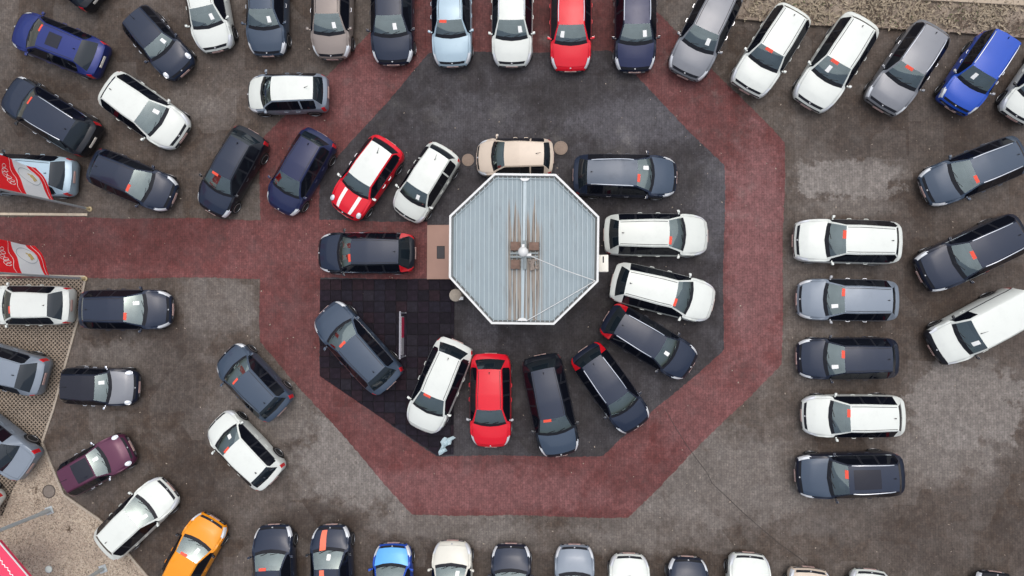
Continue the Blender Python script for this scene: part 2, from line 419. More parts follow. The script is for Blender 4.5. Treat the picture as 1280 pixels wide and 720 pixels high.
class CarType:
    def __init__(s, key):
        s.k = key; s.__dict__.update(TYPES[key]); s.opt = TYPES[key]
        T = s
        top1 = T.belt+.045
        s.zhood = [(0, T.nose-.16), (.02, T.nose-.02), (.05, T.nose+.05), (.12, lerp(T.nose+.05, top1, .55)), (T.cowl, top1)]
        s.rm = (T.head*1.2+T.rend*.8)/2
        s.zroof = [(T.head, T.H-.05), (s.rm, T.H), (T.rend, T.H-.055 if not T.opt.get('box') else T.H-.02)]
        s.ztail = [(T.rgl, T.tail), (lerp(T.rgl, 1, .5), T.tail-.025), (1, T.tail-.10)]
        s.zsh = [(0, T.nose-.20), (.05, T.nose-.05), (.12, T.nose+.02), (T.cowl, T.belt-.02), (.5, T.belt), (.85, T.belt+.04), (.96, T.tail-.09), (1, T.tail-.16)]
        bx = T.opt.get('box')
        s.pl_f = [(0, .66 if not bx else .74), (.012, .75 if not bx else .82), (.03, .825 if not bx else .88), (.06, .90), (.10, .952), (.15, .982), (.22, .995), (.45, 1.0)]
        k_ = T.opt.get('rnd', 0); s.pl_f = [(u, v-(1-v)*k_*.45 if k_ > 0 else v+(1-v)*-k_) for u, v in s.pl_f]
        s.pl_r = [(.45, 1.0), (.8, .985), (.90, .955), (.95, .915 if not bx else .94), (.975, .87 if not bx else .91), (.99, .82 if not bx else .87), (1, .74 if not bx else .83)]
        s.bowtop = [(0, .13), (T.cowl, .21), (T.head, .10), (.6, 0), (T.rend, -.07 if not bx else -.03), (T.rgl, -.12 if not bx else -.04), (1, -.12 if not bx else -.05)]
        s.bowsid = [(0, .13), (.18, .03), (.3, .0), (.8, 0), (.93, -.05), (1, -.12 if not bx else -.05)]
        ra = .37 if T.k in ('suv','jeep','van') else .345
        s.rw_wheel = ra-.03
        st = {0, .012, .03, .06, .095, .12, .15, T.cowl, T.cowl+.030, (T.cowl+T.head)/2, T.head, T.head+.06, s.rm, T.ub-.011, T.ub+.011, T.uc, T.uc+.02,
              T.rend, (T.rend+T.rgl)/2, T.rgl, 1, .985, .945}
        for c in (UF, UR):
            for k in (1.0, .86, .6, .3, 0): st |= {c-k*ra/T.L, c+k*ra/T.L}
        feat = [0, .03, .095, T.cowl, T.cowl+.030, T.head, T.ub-.011, T.ub+.011, T.uc, T.uc+.02, T.rend, T.rgl, 1, UF-ra/T.L, UF+ra/T.L, UR-ra/T.L, UR+ra/T.L]
        out = sorted(feat)
        for u in sorted(st):
            if all(abs(u-o) > .0075 for o in out): out.append(u)
        s.st = sorted(out); s.ra = ra
    def w(s, u): return s.W/2*(sm(s.pl_f, u) if u < .45 else sm(s.pl_r, u))
    def hoodpts(s, u, zt, zs, w):
        e = lambda t: lerp(zs+.02, zt, t)
        return [(w*.935, zs+.025), (w*.87, e(.52)), (w*.79, e(.74)), (w*(.60 if s.opt.get('crease') else .42), e(1.03 if s.opt.get('crease') else .965)), (0, zt)]
    def roofpts(s, u, zt, zs, w):
        r = s.rw*s.W/2*pw([(s.head, 1.02), (.55, 1.03), (s.rend, .95 if not s.opt.get('box') else 1.0)], u)
        return [(w*.935, zs+.03), (r, zt-.085), (r*.91, zt-.032), (r*.48, zt-.006), (0, zt)]
    def ring(s, u):
        w = s.w(u); zs = sm(s.zsh, u)
        if u <= s.cowl: up = s.hoodpts(u, sm(s.zhood, u), zs, w)
        elif u >= s.rgl: up = s.hoodpts(u, sm(s.ztail, u), zs, w)
        elif s.head <= u <= s.rend: up = s.roofpts(u, sm(s.zroof, u), zs, w)
        elif u < s.head:
            t = (u-s.cowl)/(s.head-s.cowl)
            a = s.hoodpts(s.cowl, sm(s.zhood, s.cowl), sm(s.zsh, s.cowl), s.w(s.cowl)); b = s.roofpts(s.head, sm(s.zroof, s.head), zs, s.w(s.head))
            up = [(lerp(p[0], q[0], t), lerp(p[1], q[1], t)+.035*math.sin(math.pi*t)*(k > 0)) for k, (p, q) in enumerate(zip(a, b))]
            up[0] = (w*.935, zs+.028)
        else:
            t = (u-s.rend)/(s.rgl-s.rend)
            a = s.roofpts(s.rend, sm(s.zroof, s.rend), zs, s.w(s.rend)); b = s.hoodpts(s.rgl, sm(s.ztail, s.rgl), sm(s.zsh, s.rgl), s.w(s.rgl))
            up = [(lerp(p[0], q[0], t), lerp(p[1], q[1], t)+.05*math.sin(math.pi*t)*(k > 0)) for k, (p, q) in enumerate(zip(a, b))]
            up[0] = (w*.935, zs+.028)
        h = zs-.14
        pts = [(w*.86, .20), (w*.955, .26), (w*.99, .42), (w*1.0, max(.44, .62*h+.05)), (w*.992, h), (w*.962, zs)]+up
        res = []
        for j, (y, z) in enumerate(pts):
            bt, bs = pw(s.bowtop, u), pw(s.bowsid, u)
            b = bs if j <= 5 else (lerp(bs, bt, .6) if j == 6 else bt)
            x = s.L/2-u*s.L-b*(y/(s.W/2))**2
            if j <= 2:
                x += (-(.10, .07, .015)[j] if u < .5 else (.10, .07, .015)[j])*max(0, 1-min(u, 1-u)/.06)
            if j <= 3:
                for c in (UF, UR):
                    dx = x-(s.L/2-c*s.L); q = s.ra**2-dx*dx
                    if q > 0: z = max(z, s.rw_wheel+math.sqrt(q)*.98+(.004, .012, .022, .035)[j])
            res.append(Vector((x, y, z)))
        return res
    def top(s, u, v, off=0.0):
        """point on the upper skin; v=-1..1 across between the pillars"""
        r = s.ring(u); a = abs(v); sg = 1 if v >= 0 else -1
        p8, p9, p10 = r[8], r[9], r[10]
        k = p9.y/p8.y
        q = p10.lerp(p9, a/k) if a < k else p9.lerp(p8, (a-k)/(1-k))
        return Vector((q.x, q.y*sg, q.z+off))
    def patch(s, u0, u1, v0, v1, off, nu=6, nv=6, thick=0.0):
        v = [s.top(lerp(u0, u1, i/nu), lerp(v0, v1, j/nv), off) for i in range(nu+1) for j in range(nv+1)]
        f = [(i*(nv+1)+j, i*(nv+1)+j+1, (i+1)*(nv+1)+j+1, (i+1)*(nv+1)+j) for i in range(nu) for j in range(nv)]
        if thick:
            n = len(v); v += [p-Vector((0,0,thick)) for p in v]
            bd = [(0*(nv+1)+j) for j in range(nv+1)]+[(i*(nv+1)+nv) for i in range(1, nu+1)]+[(nu*(nv+1)+j) for j in range(nv-1, -1, -1)]+[(i*(nv+1)) for i in range(nu-1, 0, -1)]
            f += [(a, b, b+n, a+n) for a, b in zip(bd, bd[1:]+bd[:1])]
        return rawmesh('patch', v, f, True)

def build_type(key):
    """every part of one kind of car: (name, mesh, material key, parent part index or None)"""
    T = CarType(key); R = [T.ring(u) for u in T.st]; n = len(T.st); van = T.opt.get('van')
    bins = {}
    def put(part, quad): bins.setdefault(part, []).append(quad)
    for i in range(n-1):
        um = (T.st[i]+T.st[i+1])/2
        for sgn in (1, -1):
            for j in range(10):
                q = [R[i][j], R[i+1][j], R[i+1][j+1], R[i][j+1]]
                q = [Vector((p.x, p.y*sgn, p.z)) for p in q]
                if sgn < 0: q = q[::-1]
                sd = sgn
                part = 'body'
                if j >= 7 and .03 < um < T.cowl: part = 'hood'
                elif j >= 8 and .008 < um < .03: part = 'upper_grille'
                elif j >= 8:
                    if T.cowl < um < T.cowl+.03: part = 'cowl'
                    elif T.cowl+.03 <= um < T.head: part = 'windscreen'
                    elif T.head <= um < T.rend: part = 'roof'
                    elif T.rend <= um < T.rgl: part = 'rear_window'
                    elif um > T.rgl and key == 'saloon' and um < .985: part = 'boot_lid'
                elif j == 6:
                    lo, hi = T.cowl+.03, (T.rend+.02 if not van else T.ub-.011)
                    if lo < um < T.ub-.011: part = ('side_window', sd, 0)
                    elif T.ub-.011 <= um < T.ub+.011 and not van: part = ('door_pillar', sd, 0)
                    elif T.ub+.011 <= um < T.uc and not van: part = ('side_window', sd, 1)
                    elif T.uc <= um < T.uc+.02 and not van and key not in ('saloon','city','coupe'): part = ('door_pillar', sd, 1)
                    elif T.uc+.02 <= um < hi and not van and key not in ('saloon','coupe'): part = ('quarter_window', sd, 2)
                elif j == 5 and T.cowl+.03 < um < T.rend: part = ('window_trim', sd)
                elif j in (1,2,3,4) and not (van and um > T.ub):
                    if T.cowl+.045 < um < T.ub and um > UF+T.ra/T.L: part = ('front_door', sd)
                    elif T.ub <= um < T.uc and um < UR-T.ra/T.L: part = ('rear_door', sd)
                if j in (4,5,6) and .012 < um < (.115 if j < 6 else .095) and not T.opt.get('round'): part = ('headlight', sd)
                if um > .945 and um < .985 and j in (3,4)+((5,) if key in ('saloon','hatch','hatch2','coupe','city') else ()): part = ('taillight', sd)
                if T.opt.get('redrear') and T.rend+.012 < um < .993 and j in (5,6): part = ('taillight', sd)
                if van and (um < .022 or (um < .07 and j <= 4)): part = 'bumper'
                put(part, q)
        # underside
        a, b = R[i][0], R[i+1][0]
        put('body', [Vector((a.x,-a.y,a.z)), Vector((b.x,-b.y,b.z)), b, a])
    for r, front in ((R[0], 1), (R[-1], 0)):
        for j in range(10):
            a, b = r[j], r[j+1]
            q = [a, b, Vector((b.x,-b.y,b.z)), Vector((a.x,-a.y,a.z))]
            if b.y < 1e-6: q = [a, b, Vector((a.x,-a.y,a.z))]
            put('grille' if front and j == 4 else ('bumper' if van and front else 'body'), q if front else q[::-1])
    def bm_of(quads, inset=0.0, axis=None):
        bm = bmesh.new()
        for q in quads:
            try: bm.faces.new([bm.verts.new(p) for p in q])
            except Exception: pass
        bmesh.ops.remove_doubles(bm, verts=bm.verts, dist=1e-4)
        bmesh.ops.recalc_face_normals(bm, faces=bm.faces)
        if inset:
            c = sum((v.co for v in bm.verts), Vector())/len(bm.verts)
            ext = [max(abs(v.co[k]-c[k]) for v in bm.verts) for k in range(3)]
            for v in bm.verts:
                for k in axis: v.co[k] = c[k]+(v.co[k]-c[k])*(1-inset/ext[k])
        me = bpy.data.meshes.new('m'); bm.to_mesh(me); bm.free()
        for p in me.polygons: p.use_smooth = True
        me.set_sharp_from_angle(angle=math.radians(40))
        # outward facing
        return me
    parts = []
    def add(name, me, mk, par=None): me.name = name; parts.append((name, me, mk, par)); return len(parts)-1
    add('body', bm_of(bins['body']), 'paint')
    add('hood', bm_of(bins['hood'], .008, (0,1)), 'hood')
    add('roof', bm_of(bins['roof']), 'roof')
    add('windscreen', bm_of(bins['windscreen']), 'glass')
    add('cowl', bm_of(bins['cowl']), 'black')
    add('rear_window', bm_of(bins['rear_window']), 'rearglass')
    add('grille', bm_of(bins['grille']), 'black')
    if 'upper_grille' in bins: add('upper_grille', bm_of(bins['upper_grille']), 'nose')
    if 'bumper' in bins: add('bumper', bm_of(bins['bumper']), 'black')
    if 'boot_lid' in bins: add('boot_lid', bm_of(bins['boot_lid'], .008, (0,1)), 'paint')
    for k in sorted([b for b in bins if isinstance(b, tuple)], key=str):
        nm = k[0]
        if nm in ('front_door', 'rear_door'):
            d = add(nm, bm_of(bins[k], .006, (0,)), 'paint')
            xs = [p.x for q in bins[k] for p in q]; zz = sm(T.zsh, .5)-.10
            mb = MB(); xh = min(xs)+.10
            yb = k[1]*(T.W/2*.992)
            mb.tube([(xh, yb, zz), (xh+.02, yb+k[1]*.028, zz), (xh+.16, yb+k[1]*.028, zz), (xh+.18, yb, zz)], .014, 6)
            add('door_handle', mb.me('door_handle', True), 'handle', d)
        else:
            add(nm, bm_of(bins[k]), {'window_trim':'trim','door_pillar':'black','side_window':'tint','quarter_window':'tint','headlight':'lamp','taillight':'tail'}[nm])
    # wheels
    rw = T.rw_wheel; wd = .20
    ty = MB(); ty.lathe([(rw*.75,-wd/2),(rw*.90,-wd/2),(rw*.985,-wd*.36),(rw,-wd*.2),(rw,wd*.2),(rw*.985,wd*.36),(rw*.90,wd/2),(rw*.75,wd/2)], 20, 'y')
    tym = ty.me('wheel', True)
    rims = {}
    for sg in (1, -1):
        rm = MB(); rm.lathe([(rw*.76,.0),(rw*.76,.100),(rw*.70,.108),(rw*.66,.07),(rw*.12,.055),(rw*.10,.085),(.001,.088)], 20, 'y', cap=False)
        for k in range(5):
            m = Matrix.Rotation(2*math.pi*k/5, 4, 'Y')
            rm.box(rw*.10, rw*.69, .060, .098, -rw*.055, rw*.055, 0, m)
        if sg < 0:
            for v in rm.v: v.y = -v.y
        rims[sg] = rm.me('rim', True)
    for u in (UF, UR):
        for sg in (1, -1):
            k = add('wheel', tym, 'tyre')
            parts[k] = ('wheel', tym, 'tyre', None, (T.L/2-u*T.L, sg*(T.W/2-wd/2-.012), rw))
            add('rim', rims[sg], 'rim', k)
    # mirrors
    for sg in (1, -1):
        um = T.cowl+.072; zb = sm(T.zsh, um)+.055; x = T.L/2-um*T.L; y = T.W/2*.95
        mb = MB(); mb.box(-.05, .05, .04, .165, .0, .115, .035)
        mb.box(-.025, .03, -.02, .07, -.005, .035, .008)
        for v in mb.v:
            v.x -= max(0, v.y-.05)*.22
            v.y *= sg
            v += Vector((x, sg*y, zb))
        k = add('mirror', mb.me('mirror', True, 50), 'mirror')
        gm = MB().box(-.0, .004, .055, .155, .02, .095)
        for v in gm.v: v.x += -.055-max(0, v.y-.05)*.22; v.y *= sg; v += Vector((x, sg*y, zb))
        add('mirror_glass', gm.me('mirror_glass'), 'mirrorglass', k)
    # cabin
    xc = T.L/2-T.cowl*T.L; zb = T.belt
    db = MB(); db.box(xc-.80, xc-.10, -T.W*.38, T.W*.38, zb-.42, zb-.055, .05); db.box(xc-.70, xc-.50, .20, .52, zb-.08, zb+.0, .03)
    add('dashboard', db.me('dashboard', True), 'dash')
    add('cabin_floor', MB().box(T.L/2-T.rgl*T.L+.1, xc-.2, -T.W*.40, T.W*.40, .30, .36).me('cabin_floor'), 'seat')
    xs = T.L/2-(T.head+.10)*T.L
    for sg in (1, -1):
        sb = MB(); sb.box(xs-.1, xs+.42, sg*.37-.24, sg*.37+.24, .40, .60, .05)
        sb.box(xs-.22, xs-.06, sg*.37-.23, sg*.37+.23, .50, 1.02, .05); sb.box(xs-.23, xs-.13, sg*.37-.12, sg*.37+.12, 1.04, 1.20, .04)
        add('seat', sb.me('seat', True), 'seat')
    wh = MB(); cw = Vector((xc-.86, .37, zb-.02)); ring = []
    for k in range(17):
        a = 2*math.pi*k/16; ring.append(cw+Vector((math.cos(a)*.07, math.sin(a)*.18, math.cos(a)*.165)))
    wh.tube(ring, .017, 6, False); wh.tube([cw+Vector((0,-.17,0)), cw+Vector((.03,0,-.02)), cw+Vector((0,.17,0))], .016, 6)
    add('steering_wheel', wh.me('steering_wheel', True), 'black')
    # inner mirror, wipers, antenna, plates
    pm = T.top(T.head-.015, 0)
    im = MB().box(pm.x-.03, pm.x+.03, -.12, .12, pm.z-.12, pm.z-.05, .015); add('inner_mirror', im.me('inner_mirror', True), 'black')
    for v0, v1, in ((-.75, -.05), (-.1, .6)):
        a = T.top(T.cowl+.012, v0, .012); b = T.top(T.cowl+.045, v1, .014)
        wm = MB(); wm.tube([a, a.lerp(b, .5)+Vector((0,0,.012)), b], .011, 6); add('wiper', wm.me('wiper', True), 'black')
    am = T.top(T.rend-.045, 0); am.z -= .004
    if key in ('city', 'retro', 'saloon', 'coupe', 'van'):
        am = T.top(lerp(T.head, T.rend, .80) if key != 'van' else T.head+.02, 0); am.z -= .004
        an = MB(); an.tube([am, am+Vector((-.05, 0, .05)), am+Vector((-.22, 0, .20))], [.022, .012, .006], 8); add('antenna', an.me('antenna', True), 'black')
    else:
        fin = [am+Vector((.07,0,0)), am+Vector((-.06,.025,0)), am+Vector((-.06,-.025,0)), am+Vector((-.055,0,.075)), am+Vector((-.02,.008,.065)), am+Vector((-.02,-.008,.065))]
        an = mesh('antenna', fin, [(0,1,4),(0,5,2),(0,4,5),(1,3,4),(2,5,3),(3,5,4),(1,2,3),(0,2,1)], True, 60); add('antenna', an, 'black')
    fx = R[0][3].x
    pf = MB().box(T.L/2-.012, T.L/2+.012, -.26, .26, .42, .53, .006)
    pr = MB().box(-T.L/2-.016, -T.L/2+.02, -.26, .26, .66, .77, .006)
    for v in pr.v: v.x += .004
    add('number_plate', pf.me('number_plate'), 'plate'); add('number_plate', pr.me('number_plate'), 'plate')
    # chrome badge and bar above the grille
    bg = MB(); bg.lathe([(.001,0),(.035,0),(.03,.010),(.001,.014)], 12, 'z', T.top(.02, 0, .0)); add('badge', bg.me('badge', True), 'satin')
    gb = MB(); z = R[0][4].z
    gb.tube([Vector((R[0][4].x-.0, -R[0][4].y*.8, z)), Vector((T.L/2+.008, 0, z)), Vector((R[0][4].x, R[0][4].y*.8, z))], .018, 6); add('grille_bar', gb.me('grille_bar', True), 'chrome')
    if T.opt.get('round'):
        for sg in (1, -1):
            c = T.top(.075, .0); r = T.ring(.075); c = Vector((r[7].x+.02, sg*(r[7].y-.02), r[7].z-.02))
            hm = MB(); m = []
            hm.lathe([(.112,-.03),(.116,.02),(.095,.040),(.05,.055),(.001,.060)], 16, 'z')
            rot = Matrix.Translation(c) @ Matrix.Rotation(math.radians(28), 4, 'Y') @ Matrix.Rotation(-sg*math.radians(14), 4, 'X') @ Matrix.Diagonal((1.15, .85, 1, 1))
            hm.v = [rot @ v for v in hm.v]; hl = add('headlight', hm.me('headlight', True, 60), 'lamp')
            hr = MB(); hr.lathe([(.112,.0),(.128,.012),(.130,.026),(.118,.034),(.108,.028)], 16, 'z', cap=False); hr.v = [rot @ v for v in hr.v]; add('headlight_ring', hr.me('headlight_ring', True, 60), 'chrome', hl)
    if T.opt.get('spare'):
        sp = MB(); sp.lathe([(.001,-.10),(.24,-.10),(.31,-.06),(.335,0),(.31,.07),(.24,.11),(.001,.12)], 20, 'z')
        rot = Matrix.Translation((-T.L/2-.10, .02, .86)) @ Matrix.Rotation(math.radians(-90), 4, 'Y'); sp.v = [rot @ v for v in sp.v]
        add('spare_wheel', sp.me('spare_wheel', True), 'paint')
    return T, parts

def opt_mesh(T, what):
    """optional pieces, cached per kind of car"""
    if what[0] == 'rail':
        sg = what[1]; mb = MB(); r = []
        for k in range(9):
            u = lerp(T.head+.035, T.rend-.035, k/8); q = T.ring(u)[8]; r.append(Vector((q.x, sg*(q.y+.012), q.z+(.045 if 0 < k < 8 else -.01))))
        mb.tube(r, .021, 8); return mb.me('roof_rail', True)
    if what[0] == 'groove':
        sg = what[1]; return T.patch(T.head+.01, T.rend-.012, sg*.885, sg*.93, .004, 10, 1)
    if what[0] == 'sunroof': return T.patch(T.head+what[1], T.head+what[2], -what[3], what[3], .006, 6, 6, .006)
    if what[0] == 'stripe': return T.patch(what[1], what[2], what[3], what[4], .005, 8, 3)
    if what[0] == 'card':
        v = what[1]; u0 = T.cowl+.062
        return T.patch(u0, u0+.055, v-.13, v+.13, .006, 3, 3)
    if what[0] == 'tag':
        v = what[1]; return T.patch(T.head-.026, T.head+.002, v-.30, v+.30, .006, 2, 5)
    if what[0] == 'cargo': return None

KINDS, OPTS = {}, {}
N_CARS = 0
def opt(T, what):
    k = (T.k,)+what
    if k not in OPTS: OPTS[k] = opt_mesh(T, what)
    return OPTS[k]
def car(label, kind, col, front, rear, width=1.0, roof=None, hood=None, rail=None, trim='black', handle='paint', mirror='paint', card=None, tagv=None,
        sun=None, stripe=(), groove=True, rim='rim', plate='plate', nose='black', rearglass='rearglass', name=None, cat='car', extra=None):
    if kind not in KINDS: KINDS[kind] = build_type(kind)
    T, parts = KINDS[kind]
    df, dq = math.hypot(front[0]-NADIR[0], front[1]-NADIR[1]), math.hypot(rear[0]-NADIR[0], rear[1]-NADIR[1])
    F, Q = P(*front, .72 if df > dq else .45), P(*rear, (.98 if T.H < 1.6 else 1.08) if dq > df else .50)
    F.z = Q.z = 0
    d = F-Q; c = (F+Q)/2
    o = empty(name or 'car', (c.x, c.y, .012), math.atan2(d.y, d.x))
    sx = d.length/T.L
    o.scale = (sx, width*(.35*sx+.65), .25*sx+.75)
    tag(o, label, cat, 'cars parked on the sales lot')
    mats = {'paint': PAINT[col], 'hood': PAINT[hood or col], 'roof': PAINT[roof] if roof in PAINT else (M[roof] if roof else PAINT[col]),  # dark cars: paler hood and roof paint puts in the sky reflection
            'trim': M[trim] if trim in M else PAINT[col], 'handle': PAINT[col] if handle == 'paint' else M[handle],
            'mirror': PAINT[col] if mirror == 'paint' else (PAINT[mirror] if mirror in PAINT else M[mirror]), 'rim': M[rim], 'plate': M[plate], 'nose': M[nose] if nose in M else PAINT[col], 'rearglass': M[rearglass]}
    made = []
    for pt in parts:
        nm, me, mk, par = pt[:4]
        ob = link(nm, me, mats.get(mk) or M[mk], made[par] if par is not None else o, pt[4] if len(pt) > 4 else None)
        made.append(ob)
    byname = {p.name.split('.')[0]: p for p in made}
    def sub(nm, what, mat, parent=None): return link(nm, opt(T, what), mat, parent or o)
    if rail:
        for sg in (1, -1): sub('roof_rail', ('rail', sg), M[rail])
    if groove and not rail:
        for sg in (1, -1): sub('roof_moulding', ('groove', sg), M['black'], byname['roof'])
    if card is not None: sub('price_card', ('card', card), M['card'])
    if tagv is not None: sub('paper_strip', ('tag', tagv, 0), M['tag'])
    if sun: sub('sunroof', ('sunroof',)+sun, M['sunroof'], byname['roof'])
    for (u0, u1, v0, v1, mk) in stripe: sub('stripe', ('stripe', u0, u1, v0, v1), M[mk])
    return o

